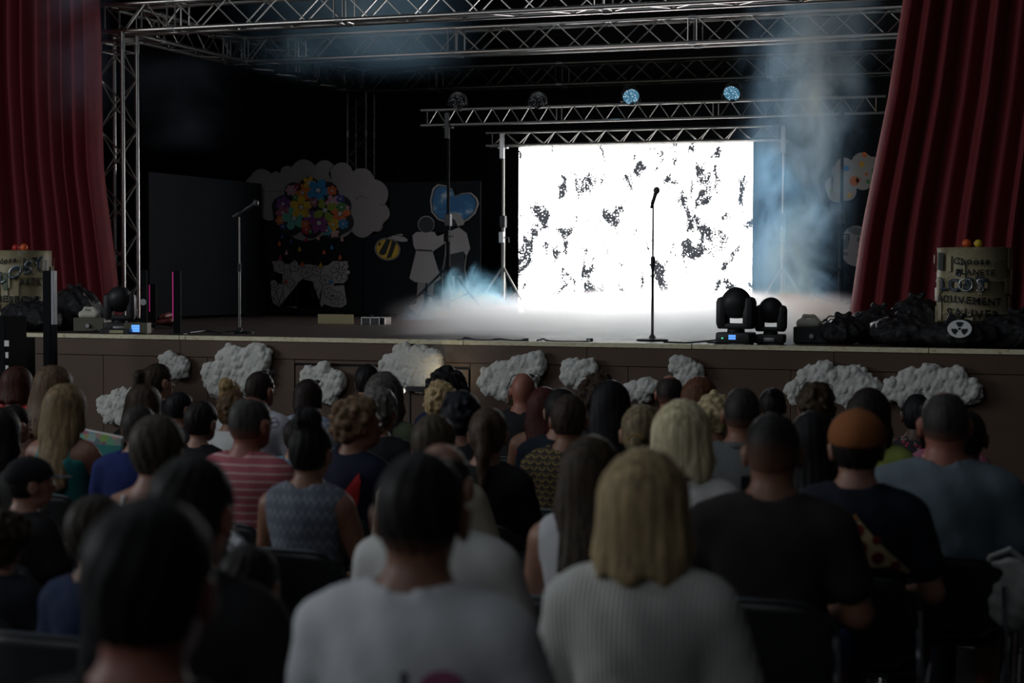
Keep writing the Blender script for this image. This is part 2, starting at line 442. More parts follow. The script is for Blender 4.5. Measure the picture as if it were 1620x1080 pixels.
# ---------------- lighting bar (ladder truss) on two wind-up stands, smaller truss over the screen
def ladder_truss(name, label, A, B, h, rc, rb, step, tri=0., joints_=()):
    A = Vector(A); B = Vector(B); d = (B-A); L = d.length; d.normalize(); root = empty(name, A, 0, label, 'truss')
    up = Vector((0, 0, h))
    rod('chord', A, B, rc, ALUB, root); rod('chord', A+up, B+up, rc, ALUB, root)
    if tri: rod('chord', A+Vector((0, tri, 0)), B+Vector((0, tri, 0)), rc, ALUB, root)
    n = int(L/step)
    js = [0.06]+list(joints_)+[L-.06]
    for j0, j1 in zip(js, js[1:]):
        n = max(1, round((j1-j0-.06)/step)); st = (j1-j0-.06)/n
        for e in (j0+.02, j1-.04): rod('brace', A+d*e, A+d*e+up, rb, ALUB, root, 6)
        for i in range(n):
            x0 = j0+.03+i*st; xm = x0+st/2; x1 = x0+st
            rod('brace', A+d*x0, A+d*xm+up, rb, ALUB, root, 6); rod('brace', A+d*xm+up, A+d*x1, rb, ALUB, root, 6)
            if tri:
                t_ = Vector((0, tri, 0)); rod('brace', A+d*x0+t_, A+d*xm+up, rb, ALUB, root, 6); rod('brace', A+d*xm+up, A+d*x1+t_, rb, ALUB, root, 6)
    return root
YL1, YL2 = 5.75, 6.55
a = PY(666, 202, YL1); b = PY(1401, 174, YL1); zb = (a.z+b.z)/2; hL1 = (PY(900, 171, YL1)-PY(900, 195.5, YL1)).z
ladder_truss('lighting_bar', 'flat lighting bar on two stands carrying four round lamps', (a.x, YL1, zb), (b.x, YL1, zb), hL1, .016, .006, .235, 0, [PY(886, 190, YL1).x-a.x, PY(1134, 180, YL1).x-a.x])
a2 = PY(769, 231, YL2); b2 = PY(1243, 219, YL2); zb2 = (a2.z+b2.z)/2
ladder_truss('screen_truss', 'thin triangular truss just above the glowing screen', (a2.x, YL2, zb2), (b2.x, YL2, zb2), .15, .014, .005, .30, .14)
def stand(name, label, x, y, ztop, leg=.62, crank=True, dark=False):
    m_ = MATB if dark else ALUB
    root = empty(name, (x, y, 0), 0, label, 'stand', 'wind-up lighting stands')
    rod('lower_pole', (x, y, .12), (x, y, 1.15), .026, m_, root); rod('upper_pole', (x, y, 1.1), (x, y, ztop), .018, m_, root)
    m = MB(); m.box((x-.035, y-.035, 1.08), (x+.035, y+.035, 1.22), .006); m.build('collar', BLKM, root, True)
    if crank:
        m = MB(); m.box((x-.03, y-.075, .9), (x+.03, y-.028, 1.03), .006); cb = m.build('winch_box', MATB if dark else GREYM, root, True)
        m = MB(); m.tube([(x+.03, y-.05, .96), (x+.09, y-.05, .96), (x+.09, y-.05, .9)], .007, 6); m.build('crank', BLKM, root, True)
    m = MB(); m.box((x-.06, y-.03, ztop-.02), (x+.06, y+.03, ztop+.0), .004); m.build('top_plate', BLKM if dark else GREYM, root, True)
    m = MB(); m.box((x-.028, y-.06, ztop-.14), (x+.028, y-.03, ztop+.16), .006); m.build('fork_bracket', BLKM if dark else GREYM, root, True)
    for k in range(3):
        an = R(100+120*k); ex, ey = x+leg*math.cos(an), y+leg*math.sin(an)
        rod('leg', (x, y, .62), (ex, ey, .03), .014, m_, root, 8); rod('strut', (x, y, .2), (x+leg*.52*math.cos(an), y+leg*.52*math.sin(an), .31), .009, m_, root, 6)
        m = MB(); m.tube([(ex, ey, .0), (ex, ey, .05)], .02, 8); m.build('foot', BLKP, root, True)
    return root
stand('lighting_stand', 'dark tripod stand in front of the boy cut-out', PY(708, 300, YL1).x, YL1-.06+.085, zb-.02, dark=True)
stand('lighting_stand', 'lighting stand rising in the smoke right of the screen by the dotted cloud', PY(1331, 300, YL1).x, YL1+.025, zb-.02, dark=True)
stand('lighting_stand', 'silver tripod stand just left of the glowing screen', PY(796, 300, YL2).x, YL2, zb2-.02, .42)
stand('lighting_stand', 'silver tripod stand just right of the glowing screen', PY(1240, 300, YL2).x, YL2, zb2-.02, .42)

# ---------------- round LED lamps standing on the lighting bar
def lens_mat(name, on):
    k = NT(name); k.b.inputs['Roughness'].default_value = .2
    vo = k.new('ShaderNodeTexVoronoi'); k.link(k.coord(), vo.inputs['Vector']); vo.inputs['Scale'].default_value = 46
    f = k.ramp(vo.outputs['Distance'], [(.2, 1.), (.42, 0.)])
    if on:
        k.col((.02, .05, .08)); c = k.mix(f, (.05, .17, .27), (.62, .86, 1.0))
        k.link(c, k.b.inputs['Emission Color']); k.b.inputs['Emission Strength'].default_value = .85
    else:
        k.col(k.mix(f, (.01, .01, .012), (.55, .55, .55)))
    return k.m
LON, LOFF = lens_mat('lit_blue_lens', True), lens_mat('unlit_lens', False)
def par(px, py, on, tilt, turn, label):
    c = PY(px, py, YL1-.05)
    root = empty('led_lamp', (c.x, YL1, zb+hL1), 0, label, 'stage lamp', 'round lamps on the lighting bar')
    M = Matrix.Translation(c) @ Euler((R(90)+R(tilt), 0, R(turn)), 'XYZ').to_matrix().to_4x4()   # lens looks along local +Z
    m = MB(); m.lathe([(.05, -.16), (.075, -.15), (.095, -.08), (.098, .0), (.098, .02), (.09, .02), (.09, .006)], n=28); body = m.build('housing', BLKP, root, True, True, M)
    m = MB(); m.lathe([(.0895, .002), (.0895, .01), (.06, .014), (.01, .016)], n=28); m.build('lens', LON if on else LOFF, root, True, True, M)
    X = M.to_3x3() @ Vector((1, 0, 0))
    base = Vector((c.x, YL1, zb+hL1+.016))
    m = MB(); m.tube([c+X*.105-Vector((0, 0, 0)), c+X*.112-Vector((0, 0, .06)), base+Vector((.03, 0, .02)), base+Vector((-.03, 0, .02)), c-X*.112-Vector((0, 0, .06)), c-X*.105], .008, 6)
    m.build('yoke', BLKM, root, True, True)
    m = MB(); m.box(base-Vector((.025, .025, .036)), base+Vector((.025, .025, .025)), .005); m.build('clamp', BLKM, root, True)
    return c, M
par(724, 158, False, 8, 12, 'unlit round lamp at the left end of the lighting bar')
par(851, 158, False, 6, 8, 'second unlit round lamp from the left on the lighting bar')
c3, M3 = par(998, 152, True, 28, 24, 'lit pale blue round lamp, tilted, above the screen middle')
c4, M4 = par(1158, 147, True, 32, -2, 'lit pale blue round lamp above the right side of the screen')

# ================================================================== LED SCREEN
YS = 6.75
xa = PY(820.5, 370, YS).x; xb = PY(1190, 360, YS).x; ztop = (PY(822, 233, YS).z+PY(1192, 225, YS).z)/2
scr = empty('led_screen', ((xa+xb)/2, YS, 0), 0, 'big glowing white LED screen with grey speckled picture', 'screen')
k = NT('led_picture'); co = k.coord('Object', scr)
f1 = k.noise(k.mapping(co, (1.25, 1, .8), (0, R(35), 0)), 2.7, 3, .6, .9)
f2 = k.noise(k.mapping(co, (1.6, 1, .9), (0, R(-28), 0), (4, 2, 7)), 3.1, 2, .5, .6)
reg = k.math('MULTIPLY', k.ramp(f1, [(.45, 0.), (.58, 1.)]), k.ramp(f2, [(.41, 0.), (.56, 1.)]))
sp = k.noise(co, 55, 1, .6)
mask = k.ramp(k.math('SUBTRACT', sp, k.math('MULTIPLY', reg, .42)), [(.24, 1.), (.29, 0.)])
lp = k.mix(mask, (1., .985, 1.0), (.006, .0065, .0075))
k.col((.02, .02, .02)); k.link(lp, k.b.inputs['Emission Color']); k.b.inputs['Emission Strength'].default_value = 9.0
nc, nr = 6, 4; pw = (xb-xa)/nc; ph_ = (ztop-.06)/nr
for i in range(nc):
    for j in range(nr):
        x0 = xa+i*pw; z0 = .06+j*ph_
        m = MB(); m.box((x0+.0008, YS, z0+.0008), (x0+pw-.0008, YS+.012, z0+ph_-.0008)); m.build('led_tile', k.m, scr, True)
m = MB(); m.box((xa, YS+.013, .06), (xb, YS+.08, ztop), .004); m.build('cabinet', BLKM, scr, True)
m = MB(); m.box((xa, YS-.05, 0), (xb, YS+.4, .058), .004); m.build('base', BLKM, scr, True)
for t in (.15, .5, .85):
    x = xa+(xb-xa)*t; rod('brace', (x, YS+.08, ztop*.7), (x, YS+.75, .02), .02, BLKM, scr)

# ================================================================== DISPLAY BOARDS WITH PAPER CUT-OUTS
YP = 6.62
BOARD = mat('black_board', (.010, .012, .015), .8, 0, .25, 2.5, .04, 6, spec=.15)
zpt = PY(560, 289, YP).z
def board(x0, x1, label):
    root = empty('display_board', ((x0+x1)/2, YP, 0), 0, label, 'board')
    m = MB(); m.box((x0, YP, .03), (x1, YP+.025, zpt), .002); m.build('panel', BOARD, root, True)
    for x in (x0+.2, x1-.2):
        m = MB(); m.box((x-.03, YP-.18, 0), (x+.03, YP+.3, .03), .004); m.build('foot', BLKM, root, True)
    return root
b0, b1, b2_ = PY(396, 400, YP).x, PY(574, 400, YP).x, PY(760, 400, YP).x
board(b0, b1-.004, 'black board behind the flowery cloud and white paper garden')
board(b1+.004, b2_, 'black board behind the bee, girl, boy and heart cut-outs')
sx = PX(217, 262, TX+.22); e = Vector((TX+.22, YP-.25, 0))
root = empty('display_board', (TX+.22, 5.1, 0), 0, 'dark side board running back from the left truss tower', 'board')
m = MB(); m.box((TX+.20, 3.85, .03), (TX+.225, YP-.12, zpt), .002); m.build('panel', BOARD, root, True)
for y in (4.2, 6.1):
    m = MB(); m.box((TX+.05, y-.03, 0), (TX+.35, y+.03, .03), .004); m.build('foot', BLKM, root, True)

PAPER = mat('grey_white_paper', (.29, .25, .235), .85, 0, .12, 5, .06, 25)
PAPERW = mat('pale_paper', (.40, .355, .335), .85, 0, .1, 6, .05, 30)
INK = mat('black_ink', (.008, .008, .009), .7, 0, 0)
def zz(pts, ox, oy, s): return [(ox+x/s, oy+y/s) for x, y in pts]
def plate(name, px, y, thick, mt, parent=None):
    m = MB(); pts = [PY(x, yy, y) for x, yy in px]; pts = [Vector((p.x, y, p.z)) for p in pts]
    m.prism(pts, Vector((0, thick, 0)))
    bmesh.ops.triangulate(m.bm, faces=[f for f in m.bm.faces if len(f.verts) > 4])
    return m.build(name, mt, parent, True)
def scallop(px, bulge=.32, n=7):
    cx = sum(p[0] for p in px)/len(px); cy = sum(p[1] for p in px)/len(px); out = []
    for (x0, y0), (x1, y1) in zip(px, px[1:]+px[:1]):
        dx, dy = x1-x0, y1-y0; L = math.hypot(dx, dy); nx_, ny_ = dy/L, -dx/L
        if ((x0+x1)/2-cx)*nx_+((y0+y1)/2-cy)*ny_ < 0: nx_, ny_ = -nx_, -ny_
        for i in range(n):
            t = i/n; o = bulge*L*math.sin(math.pi*t)**.75
            out.append((x0+dx*t+nx_*o, y0+dy*t+ny_*o))
    return out
def ellp(cx, cy, rx, ry, rot=0., n=18):
    return [(cx+rx*math.cos(a)*math.cos(rot)-ry*math.sin(a)*math.sin(rot), cy+rx*math.cos(a)*math.sin(rot)+ry*math.sin(a)*math.cos(rot)) for a in [2*math.pi*i/n for i in range(n)]]
def strip(pts, wd):
    """flat ribbon outline around a polyline (pixels)"""
    L_, R_ = [], []
    for i, (x, y) in enumerate(pts):
        x0, y0 = pts[max(i-1, 0)]; x1, y1 = pts[min(i+1, len(pts)-1)]; d = math.hypot(x1-x0, y1-y0) or 1
        nx_, ny_ = -(y1-y0)/d*wd/2, (x1-x0)/d*wd/2; L_.append((x+nx_, y+ny_)); R_.append((x-nx_, y-ny_))
    return L_+R_[::-1]
def thing_at(name, px, py, y, label, cat, group=None):
    p = PY(px, py, y); return empty(name, (p.x, y, p.z), 0, label, cat, group)
# big pale cloud
big = [(396, 279), (430, 275.5), (443, 274), (461.5, 264), (498.5, 262), (528, 262), (558, 271), (592, 283), (609, 323), (606.7, 352), (590, 366), (556, 365), (520, 366), (439, 344), (410, 335), (395, 330), (395.5, 309)]
cl = thing_at('paper_cloud', 500, 365, YP-.03, 'large pale grey paper cloud behind the flowery cloud', 'cut-out')
plate('sheet', scallop(big, .3), YP-.022, .008, PAPER, cl)
for q in ([(528, 262), (522, 268), (520, 276), (524, 283)], [(524, 283), (516, 282), (509, 287), (506, 294)], [(395.5, 309), (402, 301), (412, 299), (420, 303)], [(562, 318), (566, 312), (573, 310), (581, 313)], [(424, 304), (434, 302), (446, 303)], [(609, 323), (605, 325), (600, 322)]):
    plate('fold_line', strip(q, .9), YP-.0245, .002, mat('pencil', (.10, .085, .08), .9, 0, 0) if 'pencil' not in bpy.data.materials else bpy.data.materials['pencil'], cl)
# flowery cloud
fl = [(473, 290), (505, 290), (535.5, 309), (552.6, 336), (541.5, 370), (509, 366), (475, 366), (440, 357), (435, 341), (449.6, 308)]
fc = thing_at('flower_cloud', 495, 367, YP-.04, 'cut-out cloud filled with bright coloured flowers and coloured raindrops', 'cut-out')
plate('sheet', scallop(fl, .33), YP-.036, .008, INK, fc)
cols = dict(amber=(.62, .33, .02), orange=(.6, .16, .02), blue=(.03, .21, .42), pink=(.5, .24, .3), gold=(.6, .36, .03), olive=(.22, .28, .03), purple=(.17, .05, .22), mint=(.12, .38, .27), plum=(.2, .04, .15), red=(.5, .03, .03), rose=(.34, .1, .14), verm=(.62, .13, .03), teal=(.07, .28, .32), green=(.07, .22, .07), salmon=(.55, .3, .26), crimson=(.34, .02, .05), indigo=(.05, .05, .24), navy=(.03, .07, .2), white=(.5, .46, .45), yellow=(.62, .4, .04))
PM = {k_: mat('paint_'+k_, v_, .7, 0, .18, 20) for k_, v_ in cols.items()}
flowers = [(735, 330, 62, 'amber', 5), (665, 437, 85, 'orange', 5), (832, 412, 112, 'blue', 5), (540, 410, 52, 'pink', 6), (978, 415, 48, 'verm', 6), (650, 590, 108, 'gold', 5), (905, 625, 115, 'olive', 4), (457, 555, 72, 'purple', 6), (455, 650, 72, 'rose', 5), (430, 735, 48, 'orange', 6), (573, 710, 112, 'mint', 5), (738, 685, 66, 'purple', 6), (840, 760, 108, 'plum', 5), (695, 770, 40, 'verm', 6), (705, 832, 46, 'red', 6), (985, 535, 68, 'pink', 5), (1065, 660, 95, 'verm', 5), (993, 775, 62, 'amber', 6), (925, 840, 52, 'teal', 6), (1100, 770, 50, 'blue', 6), (1080, 590, 50, 'green', 6), (1005, 868, 45, 'salmon', 5), (612, 380, 38, 'crimson', 5), (590, 485, 36, 'green', 5), (1070, 500, 42, 'indigo', 5), (455, 795, 36, 'navy', 5), (755, 850, 26, 'green', 5), (788, 540, 46, 'rose', 5), (1140, 600, 28, 'pink', 5), (860, 500, 30, 'teal', 5), (640, 660, 30, 'green', 5)]
for i, (x, y, r, c, n) in enumerate(flowers):
    cx, cy = 380+x/6.75, 240+y/6.75; r = r/6.75*1.2; m = MB(); a0 = i*.7
    for k_ in range(n):
        a = a0+2*math.pi*k_/n; q = ellp(cx+math.cos(a)*r*.58, cy+math.sin(a)*r*.58, r*.40, r*.33 if n > 4 else r*.3, a, 10)
        pts = [PY(px_, py_, YP-.045+.00012*(i % 7)) for px_, py_ in q]; yy = YP-.041-.0006*(i % 7)
        m.prism([Vector((p.x, yy, p.z)) for p in pts], Vector((0, .004, 0)))
    fo = m.build('flower', PM[c], fc, True)
    o = plate('flower_centre', ellp(cx, cy, r*.17+.3, r*.17+.3, 0, 10), YP-.0475-.0006*(i % 7), .004, PM['white'], None); o.parent = fo; o.matrix_parent_inverse = fc.matrix_basis.inverted()
    o.matrix_parent_inverse = (fc.matrix_basis @ fo.matrix_parent_inverse @ fo.matrix_basis).inverted()
for x, y, c in ((232, 150, 'navy'), (202, 222, 'verm'), (320, 195, 'navy'), (472, 185, 'crimson'), (594, 163, 'salmon'), (833, 177, 'salmon'), (405, 278, 'amber'), (274, 312, 'salmon'), (652, 307, 'verm'), (730, 258, 'blue'), (812, 358, 'verm'), (212, 362, 'crimson'), (433, 428, 'verm'), (617, 437, 'amber'), (268, 603, 'red'), (720, 600, 'blue')):
    cx, cy = 410+x/6.352, 350+y/6.352
    drop = [(cx, cy-4.6), (cx+1.3, cy-1.2), (cx+2.6, cy+1.2), (cx+2.2, cy+3.2), (cx, cy+4.2), (cx-2.2, cy+3.2), (cx-2.6, cy+1.2), (cx-1.3, cy-1.2)]
    plate('raindrop', drop, YP-.05, .006, PM[c], fc)
# white paper garden with inked flowers
gd = zz([(130, 400), (180, 400), (210, 375), (265, 430), (300, 430), (360, 388), (400, 440), (480, 430), (560, 440), (640, 450), (690, 440), (740, 400), (890, 400), (890, 580), (850, 622), (760, 622), (745, 650), (860, 640), (885, 660), (880, 830), (830, 865), (740, 860), (650, 830), (630, 865), (550, 860), (510, 760), (500, 640), (530, 600), (500, 592), (470, 592), (440, 575), (410, 600), (395, 680), (380, 870), (300, 860), (200, 855), (140, 820), (120, 740), (115, 600), (150, 590), (200, 620), (230, 640), (235, 560), (240, 530), (200, 520), (150, 500)], 410, 350, 6.352)
g = thing_at('paper_garden', 490, 487, YP-.03, 'white paper garden with black drawn flowers below the raindrops', 'cut-out')
plate('sheet', gd, YP-.022, .008, PAPERW, g)
for i, (x, y, r, n) in enumerate([(200, 450, 62, 7), (355, 455, 58, 6), (285, 520, 42, 6), (475, 515, 66, 7), (578, 500, 55, 6), (662, 590, 60, 6), (312, 620, 52, 6), (780, 775, 78, 7), (815, 500, 105, 8), (700, 720, 60, 6), (160, 660, 48, 5)]):
    cx, cy = 410+x/6.352, 350+y/6.352; r /= 6.352
    m = MB(); m2 = MB()
    for k_ in range(n):
        a = i+2*math.pi*k_/n; w2 = .26 if r > 14 else .3
        for mm, gr, yy in ((m, 1.1, YP-.0245), (m2, 0., YP-.0262)):
            q = ellp(cx+math.cos(a)*r*.56, cy+math.sin(a)*r*.56, r*.40+gr*.6, r*w2+gr*.6-(.25 if gr == 0 else 0), a, 10)
            mm.prism([Vector((PY(u, v, yy).x, yy, PY(u, v, yy).z)) for u, v in q], Vector((0, .002, 0)))
    fo = m.build('flower_outline', INK, g, True); m2.build('flower_petals', PAPERW, g, True)
for q in ([(250, 560), (235, 700), (255, 850)], [(395, 600), (372, 720), (365, 860)], [(312, 680), (318, 760), (310, 830)], [(545, 600), (540, 720), (548, 850)], [(640, 650), (610, 740), (605, 850)], [(175, 690), (190, 780), (215, 850)], [(130, 760), (170, 800), (200, 840)], [(245, 700), (215, 760), (205, 810)], [(590, 670), (560, 720), (545, 780)], [(510, 660), (530, 720), (540, 780)], [(295, 770), (315, 800), (345, 765)]):
    plate('stem_line', strip(zz(q, 410, 350, 6.352), 1.0), YP-.0245, .002, INK, g)
# bee
be = thing_at('paper_bee', 613, 410, YP-.03, 'yellow and black striped paper bee with pale wings', 'cut-out')
plate('sheet', ellp(613, 394, 20.3, 17.6, .25, 24), YP-.022, .008, PAPERW, be); plate('outline', ellp(613, 394, 19.2, 16.6, .25, 24), YP-.024, .003, INK, be); plate('body', ellp(613, 394, 18.2, 15.6, .25, 24), YP-.026, .003, PM['gold'], be)
for q in ([(612, 377), (618, 380), (610, 402), (603, 404), (599, 400)], [(620, 380), (627, 384), (619, 407), (611, 409), (617, 392)]): plate('stripe', q, YP-.028, .003, INK, be)
plate('eye', ellp(600.5, 386, 1.9, 3, .4, 10), YP-.028, .003, INK, be)
plate('wing', ellp(632, 377, 14.5, 5.2, .22, 18), YP-.027, .003, INK, be); plate('wing', ellp(632, 377.4, 13.5, 4.2, .22, 18), YP-.030, .003, PAPERW, be)
plate('wing', ellp(626, 374, 12, 3, -.25, 18), YP-.0262, .003, PAPERW, be)
# girl
Z6 = lambda pts: zz(pts, 620, 270, 4.152)
gi = thing_at('girl_cutout', 672, 490, YP-.03, 'paper cut-out of a girl seen from behind in a belted dress', 'cut-out')
DGREY = mat('dark_grey_paper', (.035, .036, .04), .8, 0, .2, 8)
plate('head_edge', Z6(ellp(225, 352, 55, 56, 0, 22)), YP-.0215, .006, PAPERW, gi); plate('hair', Z6(ellp(225, 354, 51, 52, 0, 22)), YP-.0245, .003, DGREY, gi)
plate('bodice', Z6([(135, 425), (160, 402), (280, 402), (300, 432), (356, 405), (356, 470), (268, 530), (160, 526), (142, 492)]), YP-.022, .008, PAPERW, gi)
plate('skirt', Z6([(160, 524), (265, 524), (322, 708), (290, 730), (220, 736), (150, 730), (115, 706)]), YP-.0225, .008, PAPERW, gi)
plate('belt', Z6([(160, 514), (262, 520), (264, 532), (160, 526)]), YP-.0250, .003, mat('plum_paper', (.05, .035, .05), .8, 0, .1), gi)
plate('leg', Z6([(170, 728), (220, 728), (205, 872), (165, 938), (115, 902), (122, 882), (160, 872)]), YP-.021, .008, PAPER, gi); plate('leg', Z6([(230, 728), (280, 728), (262, 860), (242, 870)]), YP-.021, .008, PAPER, gi)
# boy
bo = thing_at('boy_cutout', 720, 490, YP-.03, 'paper cut-out of a boy seen from behind in a pale shirt and dark shorts', 'cut-out')
plate('shirt', Z6([(352, 480), (352, 410), (385, 395), (440, 372), (490, 410), (513, 510), (488, 560), (470, 528), (395, 545), (348, 562)]), YP-.022, .008, PAPERW, bo)
plate('cap', Z6([(385, 275), (420, 278), (455, 300), (478, 335), (470, 355), (430, 365), (420, 330), (385, 300)]), YP-.030, .006, PAPERW, bo)
plate('hair', Z6([(360, 310), (415, 300), (420, 360), (370, 380)]), YP-.0285, .005, DGREY, bo)
plate('shorts', Z6([(345, 562), (395, 545), (472, 528), (482, 690), (430, 690), (415, 640), (400, 690), (335, 690)]), YP-.0245, .006, DGREY, bo)
plate('leg', Z6([(385, 692), (410, 692), (412, 900), (384, 900)]), YP-.0215, .008, PAPERW, bo); plate('leg', Z6([(425, 690), (460, 690), (500, 900), (462, 900)]), YP-.0215, .008, PAPER, bo)
plate('outline', strip(Z6([(350, 560), (335, 640), (330, 720), (338, 880)]), 1.1), YP-.026, .002, PAPERW, bo); plate('outline', strip(Z6([(488, 560), (478, 640), (500, 760), (505, 880)]), 1.1), YP-.026, .002, PAPERW, bo)
# sky heart
ht = thing_at('paper_heart', 715, 350, YP-.03, 'heart-shaped paper painted as blue sky with torn pale edge', 'cut-out')
hp = [(258, 270), (250, 190), (268, 115), (300, 88), (360, 98), (398, 122), (415, 168), (455, 148), (520, 143), (558, 178), (571, 215), (548, 280), (500, 325), (440, 345), (350, 338), (300, 320)]
plate('sheet', Z6(hp), YP-.0225, .006, PAPERW, ht)
hcx, hcy = 405, 225
plate('edge', Z6([(hcx+(x-hcx)*.93, hcy+(y-hcy)*.93) for x, y in hp]), YP-.0245, .003, INK, ht)
k = NT('painted_sky'); co = k.coord(); k.b.inputs['Roughness'].default_value = .7
k.col(k.ramp(k.noise(k.mapping(co, (1, 1, 1.8)), 5.5, 4), [(.45, (.03, .14, .30)), (.56, (.05, .2, .38)), (.68, (.45, .5, .55))]))
plate('sky', Z6([(hcx+(x-hcx)*.89, hcy+(y-hcy)*.89) for x, y in hp]), YP-.0265, .003, k.m, ht)
# right-hand board with dotted cloud and moon
YQ = 6.2
q0 = PY(1296, 300, YQ).x
root = empty('display_board', (q0+1.2, YQ, 0), 0, 'black board in the smoke behind the right curtain', 'board')
m = MB(); m.box((q0, YQ, .03), (q0+2.4, YQ+.025, 2.1), .002); m.build('panel', BOARD, root, True)
for x in (q0+.2, q0+2.2):
    m = MB(); m.box((x-.03, YQ-.18, 0), (x+.03, YQ+.3, .03), .004); m.build('foot', BLKM, root, True)
Z7 = lambda pts: zz(pts, 1290, 220, 4.908)
CREAM = mat('cream_paper', (.38, .34, .29), .85, 0, .1, 6)
dc = thing_at('dotted_cloud', 1355, 315, YQ-.03, 'cream paper cloud with orange and green painted spots', 'cut-out')
plate('sheet', Z7(scallop([(280, 165), (428, 135), (520, 250), (445, 322), (318, 380), (215, 475), (90, 420), (150, 285), (152, 205)], .30)), YQ-.022, .008, CREAM, dc)
for x, y, r, c in ((380, 120, 20, 'verm'), (360, 195, 22, 'amber'), (465, 250, 30, 'green'), (395, 272, 13, 'orange'), (408, 330, 17, 'green'), (300, 325, 38, 'orange'), (240, 228, 22, 'blue'), (265, 435, 20, 'amber'), (125, 400, 18, 'olive'), (330, 320, 18, 'verm'), (205, 275, 10, 'teal')):
    plate('painted_spot', Z7(ellp(x, y, r, r*1.05, 0, 12)), YQ-.0245, .002, PM[c], dc)
mo = thing_at('paper_moon', 1352, 420, YQ-.03, 'round grey paper moon with dark craters at the curtain edge', 'cut-out')
plate('sheet', Z7(ellp(315, 830, 125, 158, 0, 30)), YQ-.022, .008, PAPER, mo)
for x, y, a_, b_ in ((330, 715, 78, 30), (240, 800, 22, 60), (335, 780, 14, 22), (350, 835, 20, 18), (345, 905, 28, 16), (235, 890, 24, 14), (375, 860, 14, 14)):
    plate('crater', Z7(ellp(x, y, a_, b_, .2, 14)), YQ-.0245, .002, mat('crater_grey', (.13, .13, .13), .9, 0, .3, 12) if 'crater_grey' not in bpy.data.materials else bpy.data.materials['crater_grey'], mo)
sc2 = thing_at('paper_cloud', 1402, 285, YQ-.03, 'edge of a second cream paper cloud peeking past the right curtain', 'cut-out')
plate('sheet', Z7(scallop([(552, 180), (700, 170), (720, 320), (545, 300), (525, 240)], .25)), YQ-.022, .008, CREAM, sc2)

# ================================================================== COTTON CLOUDS ON THE STAGE FRONT
kc = NT('cotton_wadding'); kc.b.inputs['Roughness'].default_value = .95; kc.b.inputs['Specular IOR Level'].default_value = .1
co = kc.coord(); n1 = kc.noise(co, 26, 5, .65); kc.col(kc.mix(n1, (.78, .77, .72), (.93, .92, .88)))
kc.bump(kc.math('ADD', n1, kc.noise(co, 75, 5, .75)), .75, .022)
SHADE = mat('shadow_black', (.012, .012, .012), .9, 0, .2)
def cotton(px, py, wpx, hpx, seed, label, lobes=None):
    rnd = random.Random(seed); c = PY(px, py, -.07); s = (c-CAM).length/FPX; W, H = wpx*s*1.04/2, hpx*s/2
    root = empty('cotton_cloud', (c.x, -.018, c.z), 0, label, 'cloud', 'cotton wool clouds on the stage front')
    F = SDF((-W*1.25, -.17, -H*1.35), (W*1.25, .02, H*1.35), .0095)
    lobes = lobes or [(rnd.uniform(-.55, .55), rnd.uniform(-.35, .35), rnd.uniform(.42, .6)) for _ in range(7)]
    for x, z, r in lobes:
        F.ell((x*W, -.045, z*H), (r*max(H, .4*W), .075, r*H*1.02), .02)
    pts = []
    for _ in range(int(160+W*H*3200)):
        x, z, r = rnd.choice(lobes); a = rnd.uniform(0, 6.283); q = rnd.uniform(.45, 1.0)
        rx_, rz_ = r*max(H, .4*W), r*H
        pts.append((x*W+math.cos(a)*rx_*q, -.045-.07*math.sqrt(max(0, 1-q*q))*.9, z*H+math.sin(a)*rz_*q, rnd.choice((rnd.uniform(.022, .036), rnd.uniform(.010, .02), rnd.uniform(.010, .02)))))
    for x, y, z, r in pts: F.ell((x, y, z), r, .008)
    F.disp(lambda x, y, z: .0035*np.sin(x*151+z*67+seed)*np.sin(z*139-y*90)+.002*np.sin(x*260+y*140)*np.sin(z*290))
    link('wadding', F.mesh('wadding'), root, kc.m)
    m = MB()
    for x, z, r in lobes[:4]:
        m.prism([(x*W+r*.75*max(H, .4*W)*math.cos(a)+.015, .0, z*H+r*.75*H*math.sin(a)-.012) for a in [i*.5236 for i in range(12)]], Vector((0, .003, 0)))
    m.build('shadow_card', SHADE, root)  # dark shapes shifted right and down stand in for the cloud's shadow
